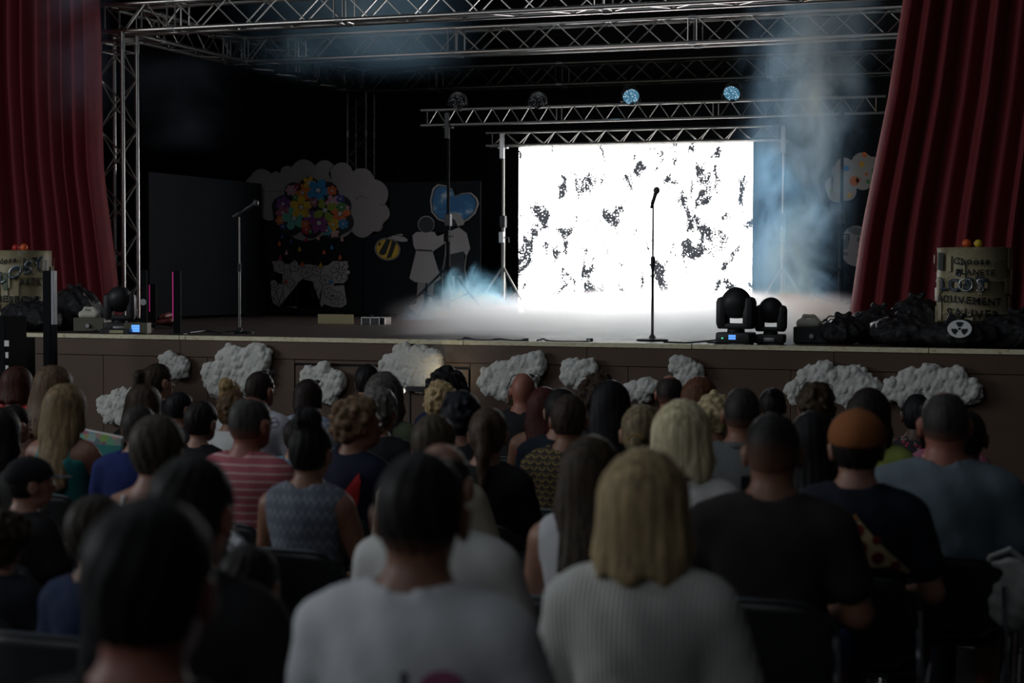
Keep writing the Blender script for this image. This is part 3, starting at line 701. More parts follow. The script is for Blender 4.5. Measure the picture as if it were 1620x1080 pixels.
for args in ((278, 579, 46, 44, 1, 'small cotton cloud above the woman with glasses and ponytail', [(-.45, .1, .75), (.3, .0, .75), (0, -.4, .55), (-.3, .55, .4)]),
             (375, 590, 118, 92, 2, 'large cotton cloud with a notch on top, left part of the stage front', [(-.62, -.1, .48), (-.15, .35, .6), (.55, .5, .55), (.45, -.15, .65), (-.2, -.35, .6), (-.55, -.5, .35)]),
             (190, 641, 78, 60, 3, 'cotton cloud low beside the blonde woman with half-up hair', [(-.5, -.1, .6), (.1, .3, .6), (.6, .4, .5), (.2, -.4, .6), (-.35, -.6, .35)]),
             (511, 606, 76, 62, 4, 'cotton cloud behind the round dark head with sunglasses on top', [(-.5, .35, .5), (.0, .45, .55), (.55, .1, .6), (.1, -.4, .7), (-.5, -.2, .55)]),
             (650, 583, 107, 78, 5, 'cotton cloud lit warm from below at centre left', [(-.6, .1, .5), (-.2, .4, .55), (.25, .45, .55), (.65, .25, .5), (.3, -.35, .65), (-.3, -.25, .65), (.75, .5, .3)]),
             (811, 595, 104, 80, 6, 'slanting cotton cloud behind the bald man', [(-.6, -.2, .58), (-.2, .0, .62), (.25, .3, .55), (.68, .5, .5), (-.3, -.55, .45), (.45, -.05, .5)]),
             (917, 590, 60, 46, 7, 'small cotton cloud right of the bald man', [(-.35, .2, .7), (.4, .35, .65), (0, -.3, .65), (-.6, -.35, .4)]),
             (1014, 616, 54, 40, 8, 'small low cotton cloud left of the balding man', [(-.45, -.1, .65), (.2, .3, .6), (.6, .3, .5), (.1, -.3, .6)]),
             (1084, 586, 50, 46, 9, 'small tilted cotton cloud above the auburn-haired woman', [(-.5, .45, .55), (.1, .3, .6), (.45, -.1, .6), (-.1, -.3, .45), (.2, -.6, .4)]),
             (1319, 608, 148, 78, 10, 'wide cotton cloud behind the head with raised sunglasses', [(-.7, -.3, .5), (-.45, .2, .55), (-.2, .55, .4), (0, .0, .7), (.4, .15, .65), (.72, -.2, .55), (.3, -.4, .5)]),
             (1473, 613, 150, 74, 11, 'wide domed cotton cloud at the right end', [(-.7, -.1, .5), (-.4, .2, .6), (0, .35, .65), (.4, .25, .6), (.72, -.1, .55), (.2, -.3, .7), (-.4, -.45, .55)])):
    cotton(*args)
# small work light on a pole that lights one of the clouds
p = PY(649, 640, -.5); zt = PY(649, 617, -.5).z
root = empty('work_light', (p.x, -.5, zf(-.5)), 0, 'black work lamp on a thin pole under the warm-lit cotton cloud', 'lamp')
rod('pole', (p.x, -.5, zf(-.5)), (p.x, -.5, zt), .009, BLKM, root)
m = MB(); m.box((p.x-.03, -.53, zt-.01), (p.x+.20, -.46, zt+.03), .006); m.build('lamp_bar', BLKM, root, True)
m = MB(); m.lathe([(.035, 0), (.045, .03), (.047, .05), (.04, .05)], n=16, M=Matrix.Translation((p.x+.16, -.49, zt+.03)) @ Matrix.Rotation(R(-35), 4, 'X')); m.build('lamp_head', BLKM, root, True, True)
m = MB(); m.lathe([(.02, 0), (.02, .008)], n=12, M=Matrix.Translation((p.x-.045, -.535, zt-.005)) @ Matrix.Rotation(R(90), 4, 'X')); m.build('indicator', mat('white_led', (1, .95, .85), .4, 0, 0, emit=1.2), root, True)
m = MB(); m.lathe([(.13, 0), (.13, .012), (.02, .02)], (p.x, -.5, zf(-.5)), 20); m.build('foot_plate', BLKM, root, True)
l = bpy.data.lights.new('work_light_beam', 'SPOT'); l.energy = 1.1; l.color = (1, .86, .58); l.spot_size = R(150); l.spot_blend = 1.; l.shadow_soft_size = .035
o = bpy.data.objects.new('work_light_beam', l); C.objects.link(o); o.location = (p.x+.17, -.30, zt+.06)
o.rotation_euler = (Vector((p.x+.12, -.02, zt+.2))-o.location).to_track_quat('-Z', 'Y').to_euler()

# ================================================================== MICROPHONES
MESHM = mat('mic_grille', (.12, .12, .13), .4, .7, .5, 300, .5, 400)
def mic(pb, ptop, label, boom=None):
    b = PZ(*pb, .0); root = empty('microphone_stand', b, 0, label, 'microphone stand')
    ht_ = PY(ptop[0], ptop[1], b.y).z
    m = MB(); m.lathe([(.125, .0), (.128, .008), (.12, .016), (.03, .024), (.015, .05)], b, 28); m.build('base', BLKM, root, True, True)
    rod('lower_tube', b+Vector((0, 0, .03)), b+Vector((0, 0, ht_*.55)), .011, BLKM if not boom else ALUB, root); rod('upper_tube', b+Vector((0, 0, ht_*.5)), b+Vector((0, 0, ht_)), .0075, BLKM if not boom else ALUB, root)
    m = MB(); m.tube([b+Vector((0, 0, ht_*.53)), b+Vector((0, 0, ht_*.6))], .017, 10); m.build('clutch', BLKP, root, True)
    t = b+Vector((0, 0, ht_))
    if boom:
        e0 = PY(*boom[0], b.y); e1 = PY(*boom[1], b.y); rod('boom', e0, e1, .009, BLKM, root); d = (e1-e0).normalized()
        m = MB(); m.tube([e0-d*.02, e0+d*.05], .018, 8); m.build('counterweight', BLKP, root, True); t = e1
    else: d = Vector((.25, .15, .9)).normalized()
    m = MB(); m.tube([t-d*.03, t+d*.02], .016, 10); m.build('clip', BLKP, root, True)
    q = empty('microphone', t+d*.03, 0, 'black handheld microphone clipped to the %s' % ('angled boom stand' if boom else 'straight centre stand'), 'microphone')
    m = MB(); m.tube([t-d*.06, t+d*.05, t+d*.075], [.010, .016, .019], 12); m.build('handle', BLKP, q, True, True)
    F = SDF((-.05, -.05, -.05), (.05, .05, .05), .006); F.ell((0, 0, 0), (.027, .027, .03), 0)
    o_ = link('grille', F.mesh('grille'), q, MESHM, True); o_.matrix_basis = Matrix.Translation(t+d*.09)
mic((1032, 539), (1033, 318), 'black straight microphone stand at the middle of the stage edge')
mic((379, 527), (379, 343), 'tall boom microphone stand at stage left before the pale cloud', ((372, 342), (392, 329)))

# ================================================================== MOVING HEAD LAMPS
BLUE = mat('blue_display', (.12, .35, .95), .4, 0, 0, emit=1.1)
GREENL = mat('green_led', (.1, .8, .4), .4, 0, 0, emit=1.)
def moving_head(px, py, d_, s, label, rz=0., tilt=0., display=True):
    b = PZ(px, py); b = Vector((b.x, d_, 0)) if d_ is not None else b
    root = empty('moving_head_lamp', b, rz, label, 'stage lamp', 'moving head lamps on the stage floor')
    root.scale = (s, s, s)
    def B(a, c, bev, n, mt=BLKP):
        m = MB(); m.box(a, c, bev); return m.build(n, mt, root, smooth=True)
    base = B((-.15, -.12, .008), (.15, .12, .105), .02, 'base')
    for x in (-.11, .11):
        for y in (-.08, .08):
            m = MB(); m.tube([(x, y, 0), (x, y, .012)], .016, 8); m.build('rubber_foot', BLKP, root)
    m = MB(); m.lathe([(.075, .105), (.075, .125), (.06, .135)], n=24); m.build('turntable', BLKM, root, smooth=True)
    B((-.15, -.065, .132), (.15, .065, .18), .015, 'yoke_bridge')
    for sx_ in (-1, 1):
        m = MB(); m.box((sx_*.066, -.085, .135), (sx_*.166, .085, .405), .045); m.build('yoke_arm', BLKP, root, smooth=True)
    F = SDF((-.14, -.16, -.18), (.14, .16, .2), .009)
    F.ell((0, 0, .03), (.118, .118, .122), 0); F.cap((0, 0, -.06), (0, 0, .03), .085, .094, .03); F.cap((-.035, 0, .0), (.035, 0, .0), .09, .09, .05); F.fn(lambda x, y, z: -.10-z, 'i')
    hd = link('head', F.mesh('head'), root, BLKP); hd.location = (0, 0, .335); hd.rotation_euler = (R(tilt), 0, 0)
    m = MB(); m.lathe([(.062, 0), (.062, .012), (.05, .016), (.02, .018)], n=24, M=Matrix.Translation((0, 0, -.098)) @ Matrix.Rotation(R(180), 4, 'X')); ln = m.build('front_lens', mat('lamp_glass', (.05, .05, .06), .08, 0, 0) if 'lamp_glass' not in bpy.data.materials else bpy.data.materials['lamp_glass'], hd, smooth=True)
    for i in range(5):
        B((-.06+.025*i, -.118, .02), (-.05+.025*i, -.108, .05), .001, 'vent_rib') if not display else None
    if display:
        for i in range(3):
            for j in range(2):
                m = MB(); m.box((-.03+i*.021, -.1235, .045+j*.021), (-.011+i*.021, -.1205, .063+j*.021)); o_ = m.build('display_cell', BLUE, root)
        m = MB(); m.lathe([(.007, 0), (.007, .004)], n=8, M=Matrix.Translation((-.085, -.12, .055)) @ Matrix.Rotation(R(90), 4, 'X')); m.build('status_light', GREENL, root)
    else:
        B((-.055, -.1225, .03), (.055, -.119, .07), .001, 'badge', GREYM)
    m = MB(); m.tube([(-.03, .13, .04), (-.2, .12, .03), (-.28, .02, .02), (-.22, -.05, .012), (-.2, .06, .012)], .007, 6); m.build('cable', BLKP, root, smooth=True)
    return root
moving_head(1167, 544, .22, .90, 'bigger moving head lamp with blue display at the stage edge', R(-4))
moving_head(1225, 543, .36, .74, 'smaller moving head lamp beside the fog machine', R(3), 0, False)
moving_head(190, 526, None, .86, 'moving head lamp at the foot of the left truss tower', R(25), 35, False)

# ================================================================== FOG MACHINES
def fog_machine(px, py, label, rz, mt):
    b = PZ(px, py); root = empty('fog_machine', b, rz, label, 'fog machine')
    m = MB(); m.box((-.14, -.10, .006), (.14, .12, .13), .008); m.build('case', mt, root)
    for x in (-.11, .11):
        m = MB(); m.box((x-.015, -.08, 0), (x+.015, .1, .008)); m.build('foot', BLKP, root)
    F = SDF((-.13, -.07, -.02), (.13, .07, .1), .007); F.cap((-.07, 0, .02), (.05, 0, .02), .036, .034, .01); F.cap((-.07, 0, .03), (-.04, 0, .075), .016, .016, .01); F.cap((-.045, 0, .078), (.03, 0, .075), .015, .015, .01); F.cap((.03, 0, .075), (.07, 0, .03), .016, .018, .01)
    F.fn(lambda x, y, z: -z-.008, 'i')
    o_ = link('fluid_bottle', F.mesh('fluid_bottle'), root, OFFW); o_.location = (-.02, 0, .135)
    m = MB(); m.tube([(.075, 0, .15), (.1, 0, .175), (.115, 0, .18)], [.02, .02, .014], 10); m.build('bottle_cap', BLKP, root)
    m = MB(); m.tube([(.1, 0, .185), (.13, 0, .215), (.17, 0, .21), (.185, 0, .16), (.17, .02, .12)], .006, 6); m.build('hose', BLKP, root, smooth=True)
    m = MB(); m.tube([(0, -.10, .06), (0, -.13, .06)], [.022, .018], 10); m.build('nozzle', GREYM, root)
fog_machine(1285, 543, 'black fog machine with white fluid bottle between the lamps and the bags', R(6), BLKP)
fog_machine(146, 525, 'grey-brown fog machine with white bottle at stage left', R(14), mat('khaki_metal', (.11, .105, .08), .5, .3, .1))

# ---------------- other floor kit at stage left
def box_prop(name, px, py, dx, dy, dz, mt, label, cat, rz=0., bev=.006, group=None):
    b = PZ(px, py); root = empty(name, b, rz, label, cat, group)
    m = MB(); m.box((-dx/2, -dy/2, .006), (dx/2, dy/2, dz), bev); m.build('case', mt, root)
    for x in (-1, 1):
        m = MB(); m.box((x*dx*.35-.015, -dy*.35, 0), (x*dx*.35+.015, dy*.35, .007)); m.build('foot', BLKP, root)
    return root
r_ = box_prop('light_controller', 218, 528.5, .2, .16, .1, mat('olive_metal', (.12, .115, .075), .45, .3, .1), 'small olive light controller with a blue lit display at stage left', 'controller', R(18))
for i in range(3):
    m = MB(); m.box((-.035, -.083, .022+i*.021), (.035, -.0805, .041+i*.021)); m.build('display_cell', BLUE, r_)
r_ = box_prop('dimmer_box', 185, 529, .26, .16, .05, BLKP, 'flat black dimmer box in front of the left moving head lamp', 'dimmer', R(15))
m = MB(); m.box((-.04, -.083, .015), (.08, -.0805, .04)); m.build('metal_label', mat('brass_label', (.5, .45, .28), .4, .6, .2), r_)
PINK = mat('pink_led_tube', (1., .06, .42), .4, 0, 0, emit=.17)
for px, py, h_, ln, lab in ((228, 522, .56, False, 'wide upright black light bar behind the olive controller'), (243, 515, .42, True, 'leaning black light bar with a dim pink strip'), (281, 529, .55, True, 'upright black light bar with a bright pink strip')):
    b = PZ(px, py); root = empty('light_bar', b, R(15), lab, 'light bar')
    m = MB(); m.box((-.03, -.025, .01), (.03, .025, h_), .006); m.build('housing', MATB, root)
    m = MB(); m.box((-.07, -.06, 0), (.07, .06, .012), .003); m.build('base', BLKM, root)
    if ln:
        m = MB(); m.box((-.037, -.027, .14), (-.031, -.015, h_-.01)); o_ = m.build('led_strip', PINK, root)
    else:
        m = MB(); m.lathe([(.03, 0), (.03, .004)], n=14, M=Matrix.Translation((.0, -.026, .26)) @ Matrix.Rotation(R(90), 4, 'X')); m.build('badge', GREYM, root)
b = PZ(263, 519); root = empty('hose_coil', b, 0, 'dull red coiled hose on the floor at stage left', 'hose')
m = MB(); m.tube([(b.x+(.10-.004*i)*math.cos(i*.55), b.y+.09*math.sin(i*.55)*.8, .03+.004*i) for i in range(26)], .026, 10); m.build('coil', mat('red_rubber', (.22, .05, .035), .5, 0, .2), root, True, True)
m = MB(); m.tube([(b.x-.1, b.y-.02, .03), (b.x-.2, b.y-.05, .035), (b.x-.27, b.y-.02, .04)], [.026, .026, .03], 10); m.build('hose_end', BLKP, root, True, True)
def cable(pts, label, r=.007, mt=BLKP):
    q = [PZ(*p, .008) for p in pts]; root = empty('cable', q[0], 0, label, 'cable')
    # smooth the run
    out = []
    for i in range(len(q)-1):
        p0, p1, p2, p3 = q[max(i-1, 0)], q[i], q[i+1], q[min(i+2, len(q)-1)]
        for t in (0, .25, .5, .75):
            out.append(.5*((2*p1)+(p2-p0)*t+(2*p0-5*p1+4*p2-p3)*t*t+(3*p1-p0-3*p2+p3)*t**3))
    out.append(q[-1]); m = MB(); m.tube(out, r, 6); m.build('run', mt, root, True, True)
    m = MB(); m.tube([out[-1]-Vector((.02, 0, 0)), out[-1]+Vector((.03, 0, .004))], r*1.9, 8); m.build('plug', mt, root, True)
cable([(725, 536.5), (737, 534), (760, 538), (790, 536), (812, 538.5), (830, 538)], 'thin black cable lying along the stage edge at centre')
cable([(850, 538), (860, 535.5), (872, 539), (925, 540), (932, 538)], 'black cable with a plug at the stage edge left of the centre microphone')
cable([(1050, 541), (1085, 542), (1108, 540), (1122, 539), (1135, 543)], 'black cable running to the bigger moving head lamp')
cable([(300, 526), (330, 523), (352, 527), (376, 526)], 'black cable at the foot of the boom microphone stand')
# stuff stored under / before the back boards
b = PZ(531, 512); root = empty('cardboard_sheet', b, R(-3), 'pale yellowish card leaning low under the paper garden', 'card')
m = MB(); m.box((-.21, -.006, 0), (.21, .006, .10), .002); m.build('sheet', mat('yellow_card', (.42, .36, .19), .7, 0, .12), root)
m = MB(); m.box((-.2, .008, .0), (.2, .02, .02)); m.build('batten', BLKM, root)
for px, wd, lab in ((591, .2, 'small dark crate with pale edges on the floor under the bee'), (607, .1, 'narrow dark box on the floor beside the crate under the bee')):
    b = PZ(px, 513); root = empty('crate', b, 0, lab, 'crate')
    m = MB(); m.box((-wd/2, -.08, 0), (wd/2, .08, .075), .003); m.build('box', BLKP, root)
    for x in (-wd/2, 0, wd/2):
        m = MB(); m.box((x-.004, -.085, 0), (x+.004, -.078, .078)); m.build('edge_strip', GREYM, root)
    m = MB(); m.box((-wd/2, -.085, .07), (wd/2, -.078, .078)); m.build('edge_strip', GREYM, root)

# ================================================================== PAPERED BARRELS
kp = NT('newspaper_collage'); kp.b.inputs['Roughness'].default_value = .5
co = kp.coord(); vo = kp.new('ShaderNodeTexVoronoi'); vo.distance = 'CHEBYCHEV'; kp.link(kp.mapping(co, (1, 1, .8), (0, .1, .2)), vo.inputs['Vector']); vo.inputs['Scale'].default_value = 7
sepc = kp.new('ShaderNodeSeparateColor'); kp.link(vo.outputs['Color'], sepc.inputs[0])
base = kp.ramp(sepc.outputs[0], [(0, (.33, .28, .15)), (.5, (.42, .36, .21)), (.85, (.25, .21, .12)), (1, (.46, .42, .3))])
txt = kp.ramp(kp.noise(kp.mapping(co, (14, 14, 90)), 3, 2, .6), [(.52, 0.), (.62, .45)])
kp.col(kp.mix(txt, base, (.08, .07, .05))); kp.bump(kp.noise(co, 18, 4), .25, .01)
PSH = [mat('news_tan', (.40, .34, .2), .5, 0, .3, 60), mat('news_pale', (.5, .45, .32), .5, 0, .25, 70), mat('news_brown', (.22, .17, .1), .55, 0, .3, 50), mat('news_red', (.4, .07, .05), .5, 0, .35, 40), mat('news_dark', (.06, .065, .06), .55, 0, .4, 40), mat('news_green', (.1, .14, .09), .55, 0, .35, 40)]
SILV = mat('silver_paint', (.55, .57, .55), .3, .6, .15, 20); DKBLUE = mat('slate_paint', (.03, .05, .075), .45, 0, .2, 20); MARK = mat('black_marker', (.01, .01, .01), .5, 0, 0)
def barrel(x, y, r, h, label, lines, seed, face):
    root = empty('oil_barrel', (x, y, 0), face, label, 'barrel', 'papered barrels')
    m = MB(); m.lathe([(r-.01, 0), (r, .012), (r, h*.33-.015), (r+.012, h*.33), (r, h*.33+.015), (r, h*.66-.015), (r+.012, h*.66), (r, h*.66+.015), (r, h-.012), (r+.006, h), (r-.01, h+.002), (r-.015, h-.015)], n=48)
    m.build('drum', kp.m, root, smooth=True)
    rnd = random.Random(seed)
    for i in range(30):                       # torn paper sheets pasted round the drum
        a = rnd.uniform(-1.7, 1.7); z = rnd.uniform(.08, h-.08); wa = rnd.uniform(.06, .26); hz = rnd.uniform(.025, .085); rr = r+.0135+.0004*i; n = 6
        m = MB(); lo = []; hi = []
        for k_ in range(n+1):
            t = a+wa*(k_/n-.5); lo.append((rr*math.sin(t), -rr*math.cos(t), max(.01, z-hz+rnd.uniform(-.004, .004)))); hi.append((rr*math.sin(t), -rr*math.cos(t), min(h-.004, z+hz+rnd.uniform(-.004, .004))))
        lv = [m.bm.verts.new(p) for p in lo]; hv = [m.bm.verts.new(p) for p in hi]
        for k_ in range(n): m.bm.faces.new((lv[k_], lv[k_+1], hv[k_+1], hv[k_]))
        wgt = rnd.random(); mt = PSH[0] if wgt < .42 else PSH[1] if wgt < .62 else PSH[2] if wgt < .72 else PSH[4] if wgt < .84 else PSH[3] if wgt < .93 else PSH[5]
        o_ = m.build('paper_sheet', mt, root); so = o_.modifiers.new('solid', 'SOLIDIFY'); so.thickness = .002
    for (text, xc, zc, size, slope, mt, jit, bold) in lines:
        x0 = 0; letters = []
        for ch in text:
            cu = bpy.data.curves.new('t', 'FONT'); cu.body = ch; cu.size = size*1.35; cu.offset = bold; cu.resolution_u = 3
            to = bpy.data.objects.new('t', cu); me = bpy.data.meshes.new_from_object(to); bpy.data.objects.remove(to); bpy.data.curves.remove(cu)
            vx = [v.co.x for v in me.vertices] or [0, size*.3]; wd = max(vx)-min(vx)
            letters.append((me, x0-min(vx), wd)); x0 += wd+size*.16
        for i, (me, off, wd) in enumerate(letters):
            bm = bmesh.new(); bm.from_mesh(me)
            bmesh.ops.triangulate(bm, faces=bm.faces[:])
            es = [e for e in bm.edges if e.calc_length() > .025]
            if es: bmesh.ops.subdivide_edges(bm, edges=es, cuts=2)
            rr = r+.027; ro = rnd.uniform(-jit, jit); sh = rnd.uniform(-jit, jit)*size*.5; cxl = off+wd/2
            for v in bm.verts:
                lx, lz = v.co.x+off-cxl, v.co.y-size*.4
                lx, lz = lx*math.cos(ro)-lz*math.sin(ro), lx*math.sin(ro)+lz*math.cos(ro)
                gx = cxl-x0/2+lx; gz = lz+gx*slope+sh; t = (xc+gx)/r
                v.co = (rr*math.sin(t), -rr*math.cos(t), zc+gz)
            me2 = bpy.data.meshes.new('letter'); bm.to_mesh(me2); bm.free(); bpy.data.meshes.remove(me)
            o_ = link('letter', me2, root, mt); so = o_.modifiers.new('solid', 'SOLIDIFY'); so.thickness = .002
    return root
def balls(lst, ytop):
    for x, y, z, r, c, lab in lst:
        q = empty('ball', (x, y, z), 0, lab, 'ball', 'plastic balls on the barrels')
        F = SDF((-r*1.3,)*3, (r*1.3,)*3, r/5); F.ell((0, 0, 0), r, 0); o_ = link('shell', F.mesh('shell'), q, c)
        m = MB(); m.lathe([(r*1.002, -.0012), (r*1.004, 0), (r*1.002, .0012)], n=20); m.build('seam', c, q)
OR_ = mat('orange_plastic', (.8, .13, .03), .4, 0, .05); YE_ = mat('yellow_plastic', (.75, .5, .03), .4, 0, .05); RD_ = mat('red_plastic', (.55, .03, .03), .4, 0, .05)
bx = PY(1540, 460, .75); r1 = .272; h1 = PY(1540, 391, .48).z
fa = math.atan2(CAM.x-bx.x, -(CAM.y-.75)); 
pz = lambda py: PY(1540, py, .48).z
mp = (PY(1540, 460, .48)-CAM).length/FPX
def tx(zx): return (1460+zx/5.68-1540)*mp
barrel(bx.x, .75, r1, h1, 'paper-covered barrel with black painted words before the right curtain', [
    ('Choose', tx(440), pz(413.5), .05, .02, MARK, .12, .002), ('PLANETE', tx(470), pz(431), .042, -.04, MARK, .1, .0015), ('LOST', tx(370), pz(451), .092, .0, DKBLUE, .1, .006), ('OS', tx(445), pz(452), .11, -.03, SILV, .05, -.001),
    ('MOUVEMENT', tx(410), pz(475.5), .054, -.05, MARK, .15, .002), ('SAUVER', tx(460), pz(497), .064, -.07, MARK, .12, .003)], 4, fa)
zt_ = h1+.012
balls([(bx.x-.045, .62, zt_+.02, .033, OR_, 'orange ball on top of the right barrel'), (bx.x+.04, .62, zt_+.018, .031, YE_, 'yellow ball on top of the right barrel')], 0)
yb2 = 1.0; bl = PY(32, 460, yb2); mp2 = (PY(32, 460, yb2-.2)-CAM).length/FPX; h2 = PY(40, 396, yb2-.25).z; r2 = .29
fa2 = math.atan2(CAM.x-bl.x, -(CAM.y-yb2)); pz2 = lambda py: PY(40, py, yb2-.25).z
barrel(bl.x, yb2, r2, h2, 'paper-covered barrel with painted words before the left curtain', [
    ('dose', -.10, pz2(412), .05, .18, MARK, .1, .002), ('LOST', .02, pz2(428), .105, .42, DKBLUE, .08, .006), ('LOS', -.035, pz2(430), .12, .42, SILV, .05, -.001), ('T', .135, pz2(414), .075, .0, MARK, .05, .004),
    ('RECY', .1, pz2(446), .052, .06, MARK, .1, .002), ('RESPONSA', .03, pz2(474), .06, -.02, MARK, .12, .003)], 9, fa2)
balls([(PY(25, 393, yb2-.1).x, yb2-.1, h2+.026, .034, RD_, 'red ball on top of the left barrel'), (PY(40, 392, yb2-.1).x, yb2-.12, h2+.028, .036, OR_, 'orange ball on top of the left barrel'),], 0)

# ================================================================== BLACK RUBBISH BAGS
kb = NT('black_bin_bag'); kb.b.inputs['Roughness'].default_value = .24; kb.col((.013, .013, .015))
co = kb.coord(); kb.bump(kb.noise(co, 16, 6, .7, .8), .9, .03)
def bag(x, y, rx_, ry_, rz_, seed, label):
    root = empty('rubbish_bag', (x, y, 0), 0, label, 'bag', 'black rubbish bags on the stage')
    rnd = random.Random(seed); F = SDF((-rx_*1.35, -ry_*1.35, -.02), (rx_*1.35, ry_*1.35, rz_*2.35), .019)
    F.ell((0, 0, rz_*.85), (rx_, ry_, rz_*.9), 0)
    for _ in range(9):
        a = rnd.uniform(0, 6.28); F.ell((math.cos(a)*rx_*.55, math.sin(a)*ry_*.55, rnd.uniform(.3, 1.2)*rz_), (rx_*.5, ry_*.45, rz_*.5), .04)
    F.cap((0, 0, rz_*1.4), (rnd.uniform(-.06, .06), 0, rz_*1.7), .05, .03, .06)
    ph1 = rnd.uniform(0, 6)
    F.disp(lambda X, Y, Z: .010*np.sin(np.arctan2(Y, X)*11+ph1+Z*14)*np.clip(Z/rz_, .2, 1)+.008*np.sin(X*43+ph1)*np.sin(Z*51+Y*37)); F.fn(lambda X, Y, Z: -Z, 'i')
    link('sack', F.mesh('sack'), root, kb.m)
    F = SDF((-.1, -.1, 0), (.1, .1, .2), .012); F.cap((0, 0, .02), (-.05, 0, .05), .02, .025, .03); F.cap((0, 0, .02), (.04, .02, .06), .02, .02, .03)
    o_ = link('knot', F.mesh('knot'), root, kb.m); o_.location = (0, 0, rz_*1.62)
for (px, y, rx_, ry_, rz_, lab) in ((1335, .55, .16, .16, .11, 'low black rubbish bag next to the right fog machine'), (1392, .85, .24, .2, .15, 'crumpled black rubbish bag below the right curtain edge'), (1452, 1.0, .22, .2, .2, 'tallest black rubbish bag left of the right barrel'), (1432, .38, .25, .17, .12, 'broad black rubbish bag at the stage edge left of the right barrel'),
                             (1515, .2, .28, .15, .11, 'black rubbish bag in front of the right barrel with the round sign'), (1610, .38, .3, .2, .14, 'black rubbish bag right of the right barrel at the frame edge'),
                             (50, .55, .3, .16, .15, 'black rubbish bag in front of the left barrel'), (118, .95, .26, .2, .22, 'dark rubbish bag between the left barrel and the left fog machine')):
    p = PY(px, 500, y); bag(p.x, y, rx_, ry_, rz_, int(px), lab)
# radiation signs: white discs with a black trefoil
def rad(px, py, y, rp, label):
    c = PY(px, py, y); s_ = (c-CAM).length/FPX; r_ = rp*s_
    root = empty('radiation_sign', c, 0, label, 'sign', 'round radiation signs')
    M = Matrix.Rotation(R(-12), 4, 'X')
    m = MB(); m.prism([M @ Vector((r_*1.12*math.cos(a), 0, r_*.86*math.sin(a))) for a in [i*math.pi/20 for i in range(40)]], Vector((0, .006, 0))); m.build('disc', WHITE, root)
    for k_ in range(3):
        a0 = R(90+120*k_); arc = [a0+R(-30+60*i/6) for i in range(7)]
        pts = [(1.0*r_*.76*math.cos(a), r_*.66*math.sin(a)) for a in arc]+[(r_*.24*math.cos(a), r_*.2*math.sin(a)) for a in arc[::-1]]
        m = MB(); m.prism([M @ Vector((x, -.003, z)) for x, z in pts], Vector((0, .0025, 0))); m.build('blade', INK, root)
    m = MB(); m.prism([M @ Vector((r_*.14*math.cos(a), -.003, r_*.12*math.sin(a))) for a in [i*math.pi/6 for i in range(12)]], Vector((0, .0025, 0))); m.build('hub', INK, root)
rad(1518, 520, .02, 16.2, 'white disc with black radiation trefoil before the right barrel')
rad(12, 513, .28, 15, 'white disc with black radiation trefoil before the left barrel, cut by the frame')

# ================================================================== BLACK COLUMN AND CASES BEFORE THE STAGE, LEFT
yc = -.75
xa_, xb_ = PY(71, 500, yc).x, PY(88, 500, yc).x; zt = PY(80, 428, yc).z; f0 = zf(yc)
root = empty('column_speaker', ((xa_+xb_)/2, yc, f0), 0, 'tall black column speaker with a pale side strip before the stage', 'speaker')
m = MB(); m.box((xa_, yc-.03, f0+.03), (xb_-.028, yc+.03, zt), .005); m.build('body', MATB, root, True)
m = MB(); m.box((xb_-.027, yc-.025, zt-.44), (xb_, yc+.025, zt), .003); m.build('side_strip', mat('grey_violet_strip', (.30, .29, .33), .45, .2, .1), root, True)
m = MB(); m.box((xb_-.027, yc-.025, f0+.03), (xb_, yc+.025, zt-.442), .003); m.build('side_strip', MATB, root, True)
m = MB(); m.box((xa_-.1, yc-.2, f0), (xb_+.1, yc+.2, f0+.03), .006); m.build('base', BLKM, root, True)
yq = -1.1; xa_, xb_ = PY(20, 560, yq).x, PY(42, 560, yq).x; zt = PY(30, 534, yq).z; f0 = zf(yq)
root = empty('speaker_cabinet', ((xa_+xb_)/2, yq, f0), 0, 'narrow black cabinet standing below the left barrel', 'speaker')
m = MB(); m.box((xa_, yq-.07, f0), (xb_, yq+.12, zt), .006); m.build('body', MATB, root, True)
m = MB(); m.box((xa_+.01, yq-.078, f0+.05), (xb_-.01, yq-.072, zt-.03), .002); m.build('grille', MATB, root, True)
yq = -1.6; xa_, xb_ = PY(-45, 560, yq).x, PY(18, 560, yq).x; zt = PY(10, 500, yq).z; f0 = zf(yq)
root = empty('amplifier_rack', ((xa_+xb_)/2, yq, f0), 0, 'black rack with white square labels at the left frame edge', 'rack')
m = MB(); m.box((xa_, yq-.08, f0), (xb_, yq+.2, zt), .006); m.build('body', MATB, root, True)
for px, py, w_, h_ in ((10.5, 543, 8, 9), (11, 561.5, 5, 9), (11, 582, 5, 8), (11, 602, 5, 8)):
    p = PY(px, py, yq-.082); s_ = (p-CAM).length/FPX
    m = MB(); m.box((p.x-w_*s_/2, yq-.0835, p.z-h_*s_/2), (p.x+w_*s_/2, yq-.0805, p.z+h_*s_/2)); m.build('label_square', WHITE, root, True)

